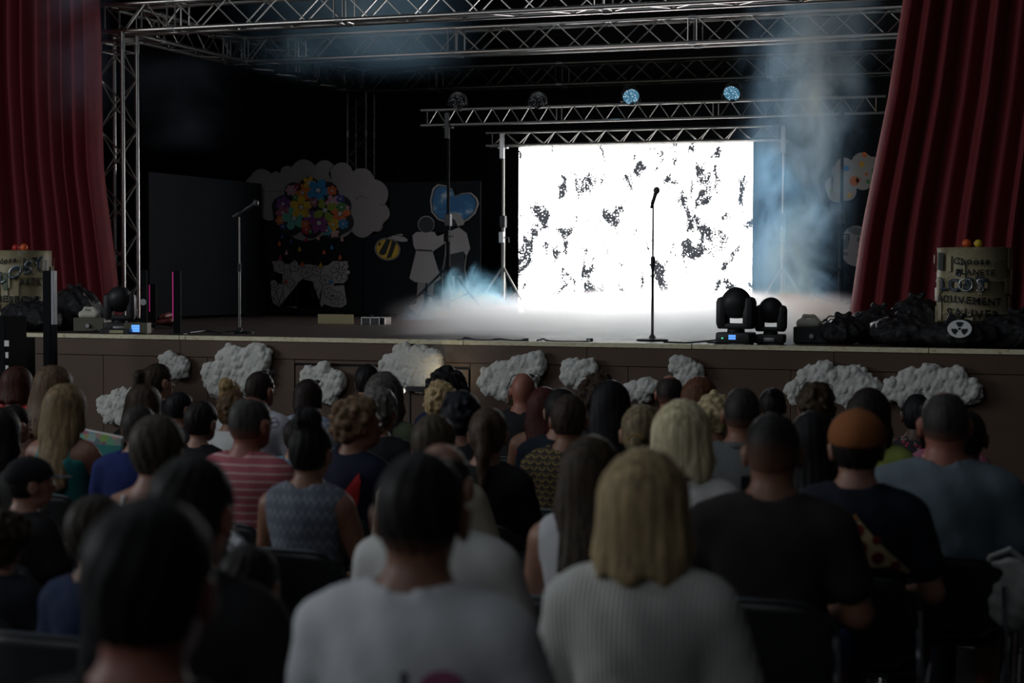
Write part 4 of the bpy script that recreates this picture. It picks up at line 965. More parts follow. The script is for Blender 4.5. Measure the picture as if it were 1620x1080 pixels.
# ================================================================== CHAIRS
CHP = mat('black_chair_shell', (.012, .013, .014), .42, 0, .2, 15, .04, 150)
RIM = mat('dark_chrome', (.06, .066, .072), .4, .9, .1)
def shell(name, wx, lo, hi, fn, parent, mt, rim=None):
    """rounded panel: u in [-1,1], v in [0,1] mapped by fn(u, v) -> point"""
    bm = bmesh.new(); nu, nv = 10, 9; g = []
    for j in range(nv+1):
        row = []
        for i in range(nu+1):
            a = i/nu*2-1; b = j/nv*2-1
            r = .22                                                # soften the corners
            k = 1-r*(abs(a)**4)*(abs(b)**4)
            row.append(bm.verts.new(fn(a*k, (b*k+1)/2)))
        g.append(row)
    for j in range(nv):
        for i in range(nu): bm.faces.new((g[j][i], g[j][i+1], g[j+1][i+1], g[j+1][i]))
    me = bpy.data.meshes.new(name); bm.to_mesh(me); bm.free(); me.polygons.foreach_set('use_smooth', [True]*len(me.polygons))
    o = link(name, me, parent, mt); so = o.modifiers.new('solid', 'SOLIDIFY'); so.thickness = .014; so.offset = 0
    edge = [g[0][i] for i in range(0)]
    pts = []
    def at(i, j):
        a = i/nu*2-1; b = j/nv*2-1; k = 1-.22*(abs(a)**4)*(abs(b)**4); return Vector(fn(a*k, (b*k+1)/2))
    for i in range(nu): pts.append(at(i, 0))
    for j in range(nv): pts.append(at(nu, j))
    for i in range(nu, 0, -1): pts.append(at(i, nv))
    for j in range(nv, 0, -1): pts.append(at(0, j))
    if rim:
        m = MB(); m.tube(pts, rim, 6, closed=True); m.build('rim', RIM, parent, smooth=True)
    return o
def make_chair():
    root = empty('folding_chair', (0, 0, 0))
    shell('backrest', .215, 0, 0, lambda u, v: (u*.215, -.205-.042*v+.03*u*u, .475+.268*v), root, CHP, .009)
    shell('seat', .21, 0, 0, lambda u, v: (u*.21, -.17+.40*v, .432+.012*u*u-.015*math.sin(v*math.pi)+.008), root, CHP, .008)
    for sx_ in (-1, 1):
        m = MB(); m.tube([(sx_*.215, -.236, .66), (sx_*.218, -.205, .48), (sx_*.215, -.02, .30), (sx_*.21, .22, .012)], .0105, 8); m.build('leg', CHROME, root, smooth=True)
        m = MB(); m.tube([(sx_*.205, .20, .42), (sx_*.205, .02, .32), (sx_*.205, -.24, .012)], .0105, 8); m.build('leg', CHROME, root, smooth=True)
        for y in (.22, -.24):
            m = MB(); m.tube([(sx_*.207, y, 0), (sx_*.207, y, .03)], .014, 8); m.build('foot_cap', BLKP, root)
    m = MB(); m.tube([(-.212, .17, .07), (.212, .17, .07)], .008, 6); m.build('crossbar', CHROME, root, smooth=True)
    m = MB(); m.tube([(-.205, -.2, .07), (.205, -.2, .07)], .008, 6); m.build('crossbar', CHROME, root, smooth=True)
    return root
chair0 = make_chair(); chair_used = [False]
def put_chair(x, y, z, yaw, label, rx=-SLOPE):
    o = chair0 if not chair_used[0] else copy_tree(chair0); chair_used[0] = True
    o.location = (x, y, z); o.rotation_euler = (rx, 0, yaw); tag(o, label, 'chair', 'folding chairs of the audience'); return o

# ================================================================== PEOPLE
SKIN = dict(light=(.38, .195, .135), tan=(.28, .13, .08), ruddy=(.34, .125, .085), dark=(.09, .042, .026))
_sk = {}
def skin(n):
    if n not in _sk:
        c = SKIN[n]; k = NT('skin_'+n); k.b.inputs['Roughness'].default_value = .5; co = k.coord()
        k.col(k.mix(k.noise(co, 9, 4), tuple(x*.85 for x in c), tuple(min(1, x*1.12) for x in c))); k.b.inputs['Subsurface Weight'].default_value = .0
        _sk[n] = k.m
    return _sk[n]
_hm = {}
def hairmat(c, c2=None, straight=True, fade=None):
    key = (c, c2, straight, fade)
    if key not in _hm:
        k = NT('hair'); k.b.inputs['Roughness'].default_value = .55; k.b.inputs['Specular IOR Level'].default_value = .2; co = k.coord()
        f = k.noise(k.mapping(co, (70, 70, 6) if straight else (40, 40, 40)), 1.0, 4, .6)
        hc = k.mix(k.ramp(f, [(.3, 0.), (.7, 1.)]), tuple(x*.32 for x in c), tuple(min(1, x*1.1) for x in (c2 or c)))
        if fade:                                          # clipped sides: scalp shows through towards the neck
            z_ = sep(k, co)[2]; hc = k.mix(k.ramp(k.math('ADD', k.math('MULTIPLY', k.math('SUBTRACT', z_, 1.1), 6.), k.math('MULTIPLY', f, .12)), [(.1, 0.), (fade[1], 1.)]), fade[0], hc)
        k.col(hc); k.bump(f, .35, .006); _hm[key] = k.m
    return _hm[key]
_fm = {}
def fabric(c, rough=.85, bump=.12):
    key = ('f', c)
    if key not in _fm:
        k = NT('fabric'); k.b.inputs['Roughness'].default_value = rough; k.b.inputs['Specular IOR Level'].default_value = .25; co = k.coord()
        k.col(k.mix(k.noise(co, 7, 4), tuple(x*.88 for x in c), tuple(min(1, x*1.1) for x in c))); k.bump(k.noise(co, 14, 5, .6, .4), bump*2.2, .012); _fm[key] = k.m
    return _fm[key]
def sep(k, co):
    s_ = k.new('ShaderNodeSeparateXYZ'); k.link(co, s_.inputs[0]); return s_.outputs
def pat_stripes(c1, c2, per, wd):
    k = NT('striped_fabric'); co = k.coord(); X, Y, Z = sep(k, co); k.b.inputs['Roughness'].default_value = .85
    zz_ = k.math('ADD', Z, k.math('MULTIPLY', k.noise(co, 5, 2), .012)); f = k.math('FRACT', k.math('DIVIDE', zz_, per)); k.col(k.mix(k.math('LESS_THAN', f, wd), c1, c2)); k.bump(k.noise(co, 14, 4), .25, .012); return k.m
def pat_rib(c):
    k = NT('ribbed_knit'); co = k.coord(); X, Y, Z = sep(k, co); k.b.inputs['Roughness'].default_value = .9
    f = k.math('SINE', k.math('MULTIPLY', X, 520)); k.col(k.mix(k.math('MULTIPLY_ADD', f, .5), tuple(x*.85 for x in c), c)); k.bump(k.math('ADD', k.math('MULTIPLY', f, .5), k.noise(co, 11, 4)), .35, .008); return k.m
def pat_scales(c1, c2, sx_, sz_):
    """rows of overlapping arcs"""
    k = NT('scale_print_fabric'); co = k.coord(); X, Y, Z = sep(k, co); k.b.inputs['Roughness'].default_value = .8
    r = k.math('DIVIDE', Z, sz_); row = k.math('FLOOR', r); fz = k.math('FRACT', r)
    u = k.math('ADD', k.math('DIVIDE', X, sx_), k.math('MULTIPLY', k.math('FLOORED_MODULO', row, 2.), .5)); fx = k.math('SUBTRACT', k.math('FRACT', u), .5)
    d = k.math('SQRT', k.math('ADD', k.math('POWER', k.math('MULTIPLY', fx, 1.0), 2.), k.math('POWER', k.math('MULTIPLY', k.math('SUBTRACT', 1.02, fz), .62), 2.)))
    ring = k.math('MULTIPLY', k.math('GREATER_THAN', d, .30), k.math('LESS_THAN', d, .43)); dot = k.math('LESS_THAN', d, .09)
    k.col(k.mix(k.math('ADD', ring, dot, True), c1, c2)); k.bump(k.noise(co, 14, 4), .25, .012); return k.m
def pat_geo(c1, c2, c3):
    k = NT('geometric_print_fabric'); co = k.coord(); X, Y, Z = sep(k, co); k.b.inputs['Roughness'].default_value = .85
    a = k.math('ABSOLUTE', k.math('SUBTRACT', k.math('FRACT', k.math('DIVIDE', X, .032)), .5)); b = k.math('FRACT', k.math('DIVIDE', Z, .06))
    lines = k.math('LESS_THAN', k.math('ABSOLUTE', k.math('SUBTRACT', b, k.math('ADD', .4, a))), .09)
    band = k.math('LESS_THAN', k.math('FRACT', k.math('DIVIDE', Z, .03)), .16)
    c = k.mix(lines, c1, c2); c = k.mix(k.math('MULTIPLY', band, .5), c, c3); k.col(c); k.bump(k.noise(co, 16, 4), .4, .012); return k.m
def pat_spots(c1, c2, c3, scale):
    k = NT('flowery_fabric'); co = k.coord(); k.b.inputs['Roughness'].default_value = .85
    vo = k.new('ShaderNodeTexVoronoi'); k.link(co, vo.inputs['Vector']); vo.inputs['Scale'].default_value = scale
    s_ = k.new('ShaderNodeSeparateColor'); k.link(vo.outputs['Color'], s_.inputs[0])
    c = k.mix(k.math('GREATER_THAN', s_.outputs[0], .5), c2, c3); k.col(k.mix(k.math('LESS_THAN', vo.outputs['Distance'], .36), c1, c)); return k.m

def headM(d):
    hy, hp_, ht_ = R(d.get('hy', 0)), R(d.get('hp', 0)), R(d.get('ht', 0))
    Rm = np.array(Matrix.Rotation(hy, 3, 'Z') @ Matrix.Rotation(ht_, 3, 'Y') @ Matrix.Rotation(hp_, 3, 'X'))
    return (Rm.T, np.array((0, -.04, 1.08)), d.get('hs', 1.))
def arms(d):
    sh = d['sh']; out = []
    for sx_ in (-1, 1):
        ov = d.get('armR' if sx_ > 0 else 'armL')
        sho = np.array((sx_*sh, -.045, .962))
        if ov: el, wr, dr = [np.array(q, float) for q in ov]
        else: el = np.array((sx_*(sh+.06), .03, .70)); wr = np.array((sx_*.11, .25, .655)); dr = np.array((-sx_*.35, .9, -.1))
        out.append((sx_, sho, el, wr, dr/np.linalg.norm(dr)))
    return out
def torso(F, d, e=0., sleeve=None):
    b = d['fat']; sh = d['sh']
    F.ell((0, 0, .56), (.165*(.4+.6*b)+e, .14*b+e, .12+e), .03); F.ell((0, -.02, .68), (.145*b+e, .118*b+e, .17+e), .05)
    F.ell((0, -.035, .86), (sh*.86+e, .11*(.5+.5*b)+e, .17+e), .05); F.ell((0, -.06, .93), (sh*.88+e, .085+e, .10+e), .05)
    shw = sh*(.6 if sleeve == 'none' else .84)
    F.cap((-shw, -.047, .965), (shw, -.047, .965), .056+e, k=.05)
    for sx_ in (-1, 1): F.cap((0, -.05, 1.05), (sx_*sh*.72, -.047, .985), .043+e, .05+e, .04)
def hand(F, w_, dr, sx_, curl=.45):
    up = np.array((0, 0, 1.)) - dr*dr[2]; n = np.linalg.norm(up); up = up/n if n > .2 else np.array((0, -1., 0)); lat = np.cross(dr, up)
    for l in (-.022, 0, .022): F.cap(w_+dr*.015+lat*l*.6, w_+dr*.08+lat*l, .0165, .014, .012)
    for off, L in ((-.028, .066), (-.009, .08), (.010, .076), (.028, .06)):
        b0_ = w_+dr*.085+lat*off; b1_ = b0_+dr*L*.5-up*L*.08; b2__ = b1_+dr*L*.38-up*L*curl
        F.cap(b0_, b1_, .0098, .0092, .004); F.cap(b1_, b2__, .0092, .008, .004)
    t0 = w_+dr*.025-lat*sx_*.028; t1 = t0+dr*.035-lat*sx_*.022-up*.006; t2 = t1+dr*.032-up*.012
    F.cap(t0, t1, .013, .011, .008); F.cap(t1, t2, .011, .009, .004)
def build_body(d, M, fz, h):
    F = SDF((-.42, -.32, fz-.03), (.42, .74, 1.40), h, (min(h, d['hf']), [(-.125, .125), (-.16, .14), (1.03, 1.36)])); sh = d['sh']; b = d['fat']
    torso(F, d)
    F.cap((0, -.05, .99), (0, -.03, 1.12), .056*d['nk'], .053*d['nk'], .03)
    A = dict(M=M)
    F.ell((0, -.022, 1.212), (.074, .094, .088), .02, **A); F.ell((0, -.042, 1.168), (.064, .068, .07), .03, **A); F.ell((0, .02, 1.16), (.057, .066, .085), .03, **A)
    F.ell((0, .035, 1.112), (.04, .045, .034), .025, **A); F.cap((0, .083, 1.188), (0, .1, 1.155), .009, .0135, .012, **A); F.cap((-.03, .076, 1.208), (.03, .076, 1.208), .011, k=.015, **A)
    F.ell((0, .082, 1.127), (.021, .011, .010), .008, **A)
    for sx_ in (-1, 1):
        F.ell((sx_*.028, .092, 1.187), (.014, .012, .009), .008, 's', **A)
        F.ell((sx_*.083, -.014, 1.172), (.0125, .026, .036), .008, **A); F.ell((sx_*.082, -.018, 1.186), (.017, .019, .022), .006, **A); F.ell((sx_*.097, -.004, 1.174), (.006, .012, .018), .004, 's', **A)
    for sx_, sho, el, wr, dr in arms(d):
        F.cap(sho, el, .05*d['arm'], .041*d['arm'], .03); F.cap(el, wr, .041*d['arm'], .027, .02); hand(F, wr, dr, sx_, d.get('curl', .45))
    for sx_ in (-1, 1):
        kn = (sx_*.125, .43, .535); F.cap((sx_*.09, .02, .54), kn, .082*(.4+.6*b), .06, .04); F.cap(kn, (sx_*.125, .41, fz+.10), .057, .038, .02)
        F.cap((sx_*.125, .40, fz+.05), (sx_*.14, .56, fz+.036), .042, .034, .02)
    F.fn(lambda x, y, z: fz-z, 'i')
    return F.mesh('body')
def build_shirt(d, h):
    sl = d.get('sleeve', 'short'); e = .013; long_ = sl == 'long'
    F = SDF((-.45, -.25, .46), (.45, .46 if long_ or 'armR' in d else .24, 1.13), h)
    torso(F, d, e, 'none' if sl in ('none', 'tank') else None)
    for sx_, sho, el, wr, dr in arms(d):
        ar = d['arm']
        if sl == 'short': F.cap(sho, sho+(el-sho)*.62, .05*ar+e, .05*ar+e*1.25, .03)
        elif sl == 'long': F.cap(sho, el, .05*ar+e, .042*ar+e, .03); F.cap(el, wr-(wr-el)*.06, .042*ar+e, .031+e*.6, .02)
        elif sl == 'none': F.cap((sx_*d['sh']*.6, -.047, .97), (sx_*d['sh']*.86, -.047, .955), .052+e*.7, .045, .02)
    F.disp(lambda x, y, z: .0035*np.sin(z*46+3*np.sin(x*17+d['seed'])+d['seed'])*np.clip((.95-z)*4, .15, 1)+.002*np.sin(x*60+z*31))
    if sl == 'tank':
        F.fn(lambda x, y, z: z-.945-.0*x, 'i')
        for sx_ in (-1, 1): F.cap((sx_*.085, -.14, .93), (sx_*.08, -.10, 1.035), .015, .014, .01); F.cap((sx_*.08, -.10, 1.035), (sx_*.085, .05, .95), .014, .014, .005)
    else:
        nr = d.get('neck', 1.); F.ell((0, -.035, 1.085), (.082*nr, .085*nr, .062*nr), .008, 's')
        if d.get('lowback'): F.ell((0, -.16, 1.06), (.10, .10, .12), .01, 's')
    F.fn(lambda x, y, z: .505-z, 'i')
    return F.mesh('shirt')
def build_collar(d):
    F = SDF((-.13, -.17, 1.0), (.13, .10, 1.12), .008); F.ell((0, -.045, 1.05), (.079, .083, .036), 0); F.ell((0, -.045, 1.05), (.066, .07, .07), 0, 's'); F.fn(lambda x, y, z: np.maximum(1.028-z+y*.12, z-1.085+y*.25), 'i'); return F.mesh('collar')
def build_trousers(d, fz, short):
    F = SDF((-.30, -.22, fz), (.30, .56, .66), .017); b = d['fat']; e = .014
    F.ell((0, 0, .56), (.165*(.4+.6*b)+e, .14*b+e, .12+e), .03)
    for sx_ in (-1, 1):
        kn = (sx_*.125, .43, .535)
        if short: F.cap((sx_*.09, .02, .54), (sx_*.12, .36, .535), .082*(.4+.6*b)+e, .066+e*1.3, .03)
        else: F.cap((sx_*.09, .02, .54), kn, .082*(.4+.6*b)+e, .06+e, .03); F.cap(kn, (sx_*.125, .41, fz+.09), .057+e, .045+e, .02)
    F.fn(lambda x, y, z: z-.60, 'i'); return F.mesh('trousers')
def build_shoe(fz, sx_):
    F = SDF((sx_*.14-.08, .30, fz-.01), (sx_*.14+.08, .68, fz+.14), .014); F.cap((sx_*.125, .39, fz+.05), (sx_*.14, .575, fz+.038), .056, .046, .02); F.cap((sx_*.125, .40, fz+.06), (sx_*.125, .40, fz+.09), .05, .047, .02); F.fn(lambda x, y, z: fz+.002-z, 'i'); return F.mesh('shoe')
def build_hair(d, M, h):
    kd, t = d['hair'][0], d.get('ht_k', .012); rnd = random.Random(d['seed']); A = dict(M=M); zend = d.get('zend', .86)
    low = {'long': zend-.06, 'bob': .98, 'half': zend-.06}.get(kd, 1.0)
    if kd in ('tail', 'lowtail'): low = d.get('zend', .92)-.08
    F = SDF((-.24, -.34, low), (.24, .24, 1.50), h)
    base = {'buzz': .005, 'short': .013, 'bald': .004, 'curly': .026, 'afro': .05, 'bob': .024, 'long': .022, 'half': .02, 'tail': .013, 'lowtail': .014, 'bun': .014, 'mess': .018, 'topbun': .013}[kd]
    t = d.get('thk', base)
    F.ell((0, -.023, 1.212), (.074+t, .094+t, .088+t), .0, **A); tn = t*(.25 if kd in ('buzz', 'short', 'bald', 'topbun', 'bun') else .9); F.ell((0, -.042, 1.165), (.065+tn, .069+tn, .07+tn), .03, **A)
    nape = d.get('nape', 1.115 if kd in ('buzz', 'short', 'bald') else 1.10)
    def face_cut(x, y, z): return np.maximum(((1.185+1.15*y-z) if kd == 'curly' else (1.155+1.35*y-z))*.6, nape+.35*np.abs(x)*0-z)
    if kd in ('curly', 'afro', 'mess'):
        n = {'curly': 150, 'afro': 190, 'mess': 90}[kd]; rr = {'curly': (.014, .026), 'afro': (.018, .034), 'mess': (.010, .02)}[kd]
        for _ in range(n):
            v = np.array([rnd.gauss(0, 1) for _ in range(3)]); v /= np.linalg.norm(v)
            p_ = np.array((0, -.028, 1.20))+v*np.array((.078+t, .096+t, .092+t))*rnd.uniform(.9, 1.04)
            F.ell(p_, rnd.uniform(*rr), .008, **A)
    if kd in ('bob', 'long', 'half'):
        wd = d.get('hw', 1.)
        for sx_ in (-1, 1):
            F.cap((sx_*.06, -.02, 1.23), (sx_*.083*wd, -.02, 1.10), .034, .032, .03, **A)
            if kd != 'half': F.cap((sx_*.083*wd, -.02, 1.10), (sx_*.078*wd, -.035, max(zend, 1.02) if kd == 'long' else zend), .032, .026, .03, **A)
        F.cap((0, -.07, 1.20), (0, -.085, 1.08), .098*wd, .10*wd, .03, flat=(1, .5, 1), **A)
        F.cap((0, -.085, 1.08), (0, -.11 if kd == 'bob' else -.155, zend), .10*wd, .085*wd, .03, flat=(1, .5, 1), **A)
        F.ell((0, .145, 1.13), (.085, .13, .15), .02, 's', **A)
        fr = d['seed']*1.3
        F.disp(lambda x, y, z: .0011*np.sin(np.arctan2(x, -y-.01)*31+2*np.sin(z*9+fr)+fr)+.0008*np.sin(x*170+z*12), M)
        F.fn(lambda x, y, z: np.maximum(zend-.012*np.sin(x*70+fr)-z, (1.155+1.35*y-z)*.6-np.where(z < 1.17, .6*np.clip(.02-y, 0, 9), 0)), 'i', M)
    else:
        F.fn(face_cut, 'i', M); F.ell((0, .115, 1.13), (.08, .085, .115), .004, 's', **A)
        if kd not in ('curly', 'afro'):
            for sx_ in (-1, 1): F.ell((sx_*.09, .0, 1.165), (.035, .036, .046), .004, 's', **A)
    if kd == 'bald': F.ell((0, .015, 1.30), d.get('bald', (.066, .10, .06)), .0, 's', **A)
    if kd in ('tail', 'lowtail'):
        z0 = 1.245 if kd == 'tail' else 1.16; tx_ = d.get('tx', 0.)
        F.cap((tx_*.6, -.105, z0), (tx_*.8, -.15, z0-.015), .026, .03, .015, **A); F.cap((tx_*.8, -.15, z0-.015), (tx_, -.16, z0-.14), .032, .034, .02, **A); F.cap((tx_, -.16, z0-.14), (tx_*1.1, -.165, d.get('zend', .95)), .034, .014, .02, **A)
    if kd in ('bun', 'topbun'):
        c_ = (0, -.10, 1.28) if kd == 'bun' else (0, -.05, 1.325); r_ = d.get('bunr', .05)
        F.ell(c_, (r_*1.1, r_, r_*.95), .02, **A)
        for _ in range(18):
            v = np.array([rnd.gauss(0, 1) for _ in range(3)]); v /= np.linalg.norm(v); F.ell(np.array(c_)+v*r_*.92, r_*.28, .008, **A)
    if kd in ('short', 'tail', 'lowtail', 'bun', 'topbun', 'mess'):
        fr = d['seed']*.9; F.disp(lambda x, y, z: .0022*np.sin(np.arctan2(x, -y-.01)*19+3*np.sin(z*22+fr)), M)
    return F.mesh('hair')
def hpoint(M, p):
    Ri, pv, s_ = M; return Vector(Ri.T @ (np.array(p)-pv)*s_+pv)
def hmat(M):
    Ri, pv, s_ = M; q = Matrix([list(r) for r in Ri.T]).to_4x4(); p = Vector(pv); return Matrix.Translation(p) @ q @ Matrix.Scale(s_, 4) @ Matrix.Translation(-p)
def sunglasses(root, M, onhead=True, up=.0):
    m = MB(); H = hmat(M); n = 14
    if onhead: c_, tilt = Vector((0, .052, 1.272+up)), R(-48)
    else: c_, tilt = Vector((0, .097, 1.187)), 0.
    L = Matrix.Translation(c_) @ Matrix.Rotation(tilt, 4, 'X')
    for sx_ in (-1, 1):
        pts = [H @ L @ Vector((sx_*(.034+.027*math.cos(a)), 0, .021*math.sin(a))) for a in [i*2*math.pi/n for i in range(n)]]
        if onhead: m.prism(pts, (H @ L).to_3x3() @ Vector((0, .004, 0)))
        else: m.tube(pts, .0026, 5, closed=True)
        hinge = H @ L @ Vector((sx_*.063, -.002, .008)); end = H @ (Vector((sx_*.088, -.045, 1.215+up)) if onhead else Vector((sx_*.088, -.02, 1.19)))
        m.tube([hinge, H @ Vector((sx_*.086, (.045 if onhead else .07), (1.265+up) if onhead else 1.195)), end], .003, 5)
    m.tube([H @ L @ Vector((-.009, 0, .004)), H @ L @ Vector((.009, 0, .004))], .0035, 5)
    m.build('sunglasses' if onhead else 'glasses', BLKG if onhead else BLKM, root)
SCRX = (xa+xb)/2
INFO = {}
def person(px, py, y, label, short, **d):
    d = dict(dict(fat=1., sh=.165, nk=1., arm=1., hh=0., seed=int(px*7+py), skin='light', hair=('short', (.03, .022, .016))), **d)
    T = PY(px, py, y); f0 = zf(y) if y < 0 else 0.; h_ = T.z-f0
    s = (h_-.45-d['hh']*.9)/.85
    yaw = R(d.get('yaw', 0)); face = d.get('face0', True)
    if face and 'hy0' not in d: d['hy'] = d.get('hy', 0)-.55*math.degrees(math.atan2(SCRX-T.x, 6.7-y))
    M = headM(d); fz = -(.45*(1-s))/s
    off = Matrix.Rotation(yaw, 3, 'Z') @ Vector((0, -.022*s, 0))
    rx = -SLOPE if y < 0 else 0.
    root = empty('person', (T.x-off.x, y-off.y-1.25*s*(-rx if y < 0 else 0), f0+.45*(1-s)), yaw, label, 'person', d.get('group', 'people in the audience' if y < 0 else None), rx)
    root.scale = (s, s, s)
    near = (T-CAM).length; h = (.0145 if near < 4 else .0175 if near < 6.5 else .0225)/max(s, .6); d['hf'] = (.0075 if near < 4 else .0085 if near < 6.5 else .0105)
    hh = d['hf']
    link('body', build_body(d, M, fz, d.get('h', h)), root, skin(d['skin']))
    sm = d.get('shirtmat') or fabric(d.get('shirt', (.03, .03, .035)))
    so = link('shirt', build_shirt(d, h), root, sm); so['label'] = d.get('slab', 'top worn by the person')
    if d.get('collar'): link('collar', build_collar(d), root, fabric(d['collar']))
    short_ = d.get('shorts', False)
    link('shorts' if short_ else 'trousers', build_trousers(d, fz, short_), root, fabric(d.get('pants', (.03, .035, .05))))
    for sx_ in (-1, 1): link('shoe', build_shoe(fz, sx_), root, fabric(d.get('shoes', (.03, .03, .032))))
    if d['hair'][0] != 'none':
        link('hair', build_hair(d, M, hh), root, hairmat(d['hair'][1], d['hair'][2] if len(d['hair']) > 2 else None, d['hair'][0] not in ('curly', 'afro'), (tuple(x*.75 for x in SKIN[d['skin']]), d.get('fade', .5)) if d['hair'][0] in ('buzz', 'bald') or d.get('fade') else None))
    H = hmat(M)
    for sx_ in (-1, 1):
        m = MB(); bmesh.ops.create_uvsphere(m.bm, u_segments=8, v_segments=6, radius=.0105); m.build('eye', mat('eye_white', (.7, .68, .66), .25, 0, 0) if 'eye_white' not in bpy.data.materials else bpy.data.materials['eye_white'], root, smooth='all', M=H @ Matrix.Translation((sx_*.028, .079, 1.187)))
    if d.get('sun'): sunglasses(root, M, True, .008 if d['hair'][0] == 'none' else .03)
    if d.get('glasses'): sunglasses(root, M, False)
    if d.get('tie'):
        z0 = 1.24 if d['hair'][0] == 'tail' else 1.155; m = MB(); tx_ = d.get('tx', 0.)*.75; c_ = [H @ Vector((tx_+.032*math.cos(a), -.135-.012*math.sin(a*2), z0+.03*math.sin(a))) for a in [i*.6283 for i in range(10)]]; m.tube(c_, .011, 6, closed=True); m.build('hair_tie', fabric(d['tie']), root, smooth=True)
    if d.get('cap'):
        c_, brim, vm = d['cap']; F = SDF((-.2, -.24, 1.1), (.2, .3, 1.45), .0085); F.ell((0, -.022, 1.222), (.098, .12, .096), 0, M=M); F.fn(lambda x, y_, z: 1.20+.12*(y_+.02)-z, 'i', M); F.ell((0, -.022, 1.318), (.011, .011, .006), .002, M=M)
        link('cap', F.mesh('cap'), root, c_)
        if brim:
            m = MB(); pts = [(.085*math.cos(a), .065+.115*math.sin(a)) for a in [i*math.pi/10 for i in range(11)]]
            m.prism([H @ Vector((x, y_, 1.222-.9*x*x-.10*(y_-.06))) for x, y_ in pts], Vector((0, 0, .008))); m.build('cap_brim', vm, root)
    INFO[short] = dict(root=root, shirt=so, y=y, s=s, M=M, h=h_, x=root.location.x)
    if d.get('chair', True):
        put_chair(root.location.x, root.location.y+.01, f0, yaw, 'black folding chair under the '+short, rx)
    return root
def decal(short, px_pts, mt, name, off=.004, label=None):
    """flat print that follows the cloth of the shirt back"""
    I = INFO[short]; root = I['root']; me = I['shirt'].data; bv = BVHTree.FromPolygons([v.co for v in me.vertices], [p.vertices for p in me.polygons])
    inv = (Matrix.LocRotScale(root.location, root.rotation_euler, root.scale)).inverted()
    bm = bmesh.new(); vs_ = []
    for px, py in px_pts:
        q = inv @ PY(px, py, I['y']-.16*I['s']); vs_.append(bm.verts.new((q.x, 0, q.z)))
    bm.faces.new(vs_); bmesh.ops.triangulate(bm, faces=bm.faces[:])
    for _ in range(3):
        es = [e for e in bm.edges if e.calc_length() > .022]
        if es: bmesh.ops.subdivide_edges(bm, edges=es, cuts=1); bmesh.ops.triangulate(bm, faces=bm.faces[:])
    for v in bm.verts:
        hit = bv.ray_cast(Vector((v.co.x, -1, v.co.z)), Vector((0, 1, 0)))[0]
        v.co.y = (hit.y if hit else -.15)-off
    me2 = bpy.data.meshes.new(name); bm.to_mesh(me2); bm.free(); o = link(name, me2, root, mt); so = o.modifiers.new('solid', 'SOLIDIFY'); so.thickness = .0015
    if label: o['label'] = label
    return o

BLACKH = (.014, .012, .012); DARKH = (.03, .021, .016); BROWNH = (.075, .045, .027); LBROWN = (.17, .105, .06); BLOND = (.36, .25, .12); PLAT = (.55, .46, .30); GREYH = (.14, .135, .125); AUB = (.15, .05, .025)
W_ = (.74, .735, .72); NAVY = (.012, .02, .06); BLK = (.014, .014, .016); NB = (.016, .02, .03)
# ---- front rows
person(27, 584, -3.8, 'person with dark auburn hair in a red spotted top at the far left', 'auburn person in a red spotted top', hair=('bob', (.07, .018, .012)), zend=1.07, shirtmat=pat_spots((.55, .02, .025), (.75, .3, .28), (.3, .01, .02), 60), slab='red spotted top', sh=.155, hy=-6)
person(82, 583, -5.0, 'person with light brown shoulder-length hair and brown top at the left', 'brown-top person with light brown hair', hair=('long', LBROWN), zend=.93, shirt=(.075, .03, .024), slab='dark brown top', sh=.16, hy=-14, ht=6)
person(248, 577, -3.3, 'person with glasses and a brown ponytail below the small cotton cloud', 'person with glasses and brown ponytail', hair=('tail', (.02, .015, .014), (.045, .028, .016)), zend=1.02, tx=-.035, shirt=BLK, sh=.15, hy=-28, glasses=True, thk=.012)
person(365, 597, -3.1, 'person with a messy blonde bun before the large notched cloud', 'person with messy blonde bun', hair=('bun', (.48, .33, .15)), bunr=.055, hh=.035, shirt=W_, sh=.15)
person(410, 589, -3.9, 'man with cropped dark hair and raised sunglasses in a pale lilac shirt', 'man in a pale lilac shirt', hair=('short', (.035, .022, .018)), skin='ruddy', thk=.008, shirt=(.50, .50, .56), slab='pale lilac shirt', sh=.18, hy=-16, sun=True)
person(488, 604, -3.3, 'person with smooth dark brown hair and raised sunglasses, patterned blue shirt', 'person with smooth dark hair and raised sunglasses', hair=('bob', (.028, .016, .013)), zend=1.10, hw=.86, shirtmat=pat_geo((.25, .29, .38), (.5, .52, .58), (.12, .15, .25)), slab='small-patterned blue shirt', sh=.16, sun=True)
person(582, 578, -2.6, 'person with short black hair left of the warm-lit cloud', 'person with short black hair by the warm-lit cloud', hair=('short', (.014, .013, .014)), shirt=(.04, .13, .15), slab='teal top', sh=.165)
person(708, 581, -2.9, 'person with big black curly hair right of the warm-lit cloud', 'person with big black curls', hair=('afro', (.009, .008, .008)), hh=.055, shirt=NAVY, skin='tan')
person(822, 606, -2.15, 'person in a mint green top hidden behind the bald man', 'person in a mint green top', hair=('short', BROWNH), shirt=(.16, .62, .48), slab='mint green top', sh=.15, yaw=6)
person(829, 590, -3.1, 'bald man with sunglasses on top of his head and a black shirt', 'bald man in a black shirt', hair=('none',), skin='ruddy', shirt=BLK, slab='black shirt', sh=.175, sun=True, nk=1.15, hy=4)
person(948, 591, -3.0, 'person with large dark brown curls before the small right cloud', 'person with large dark brown curls', hair=('afro', (.022, .014, .011), (.06, .036, .022)), hh=.05, shirt=NAVY)
person(1060, 594, -3.0, 'balding man with a reddish crown below the tilted small cloud', 'balding man with reddish crown', hair=('bald', (.05, .04, .035)), skin='ruddy', shirt=(.035, .03, .03), sh=.175, thk=.008)
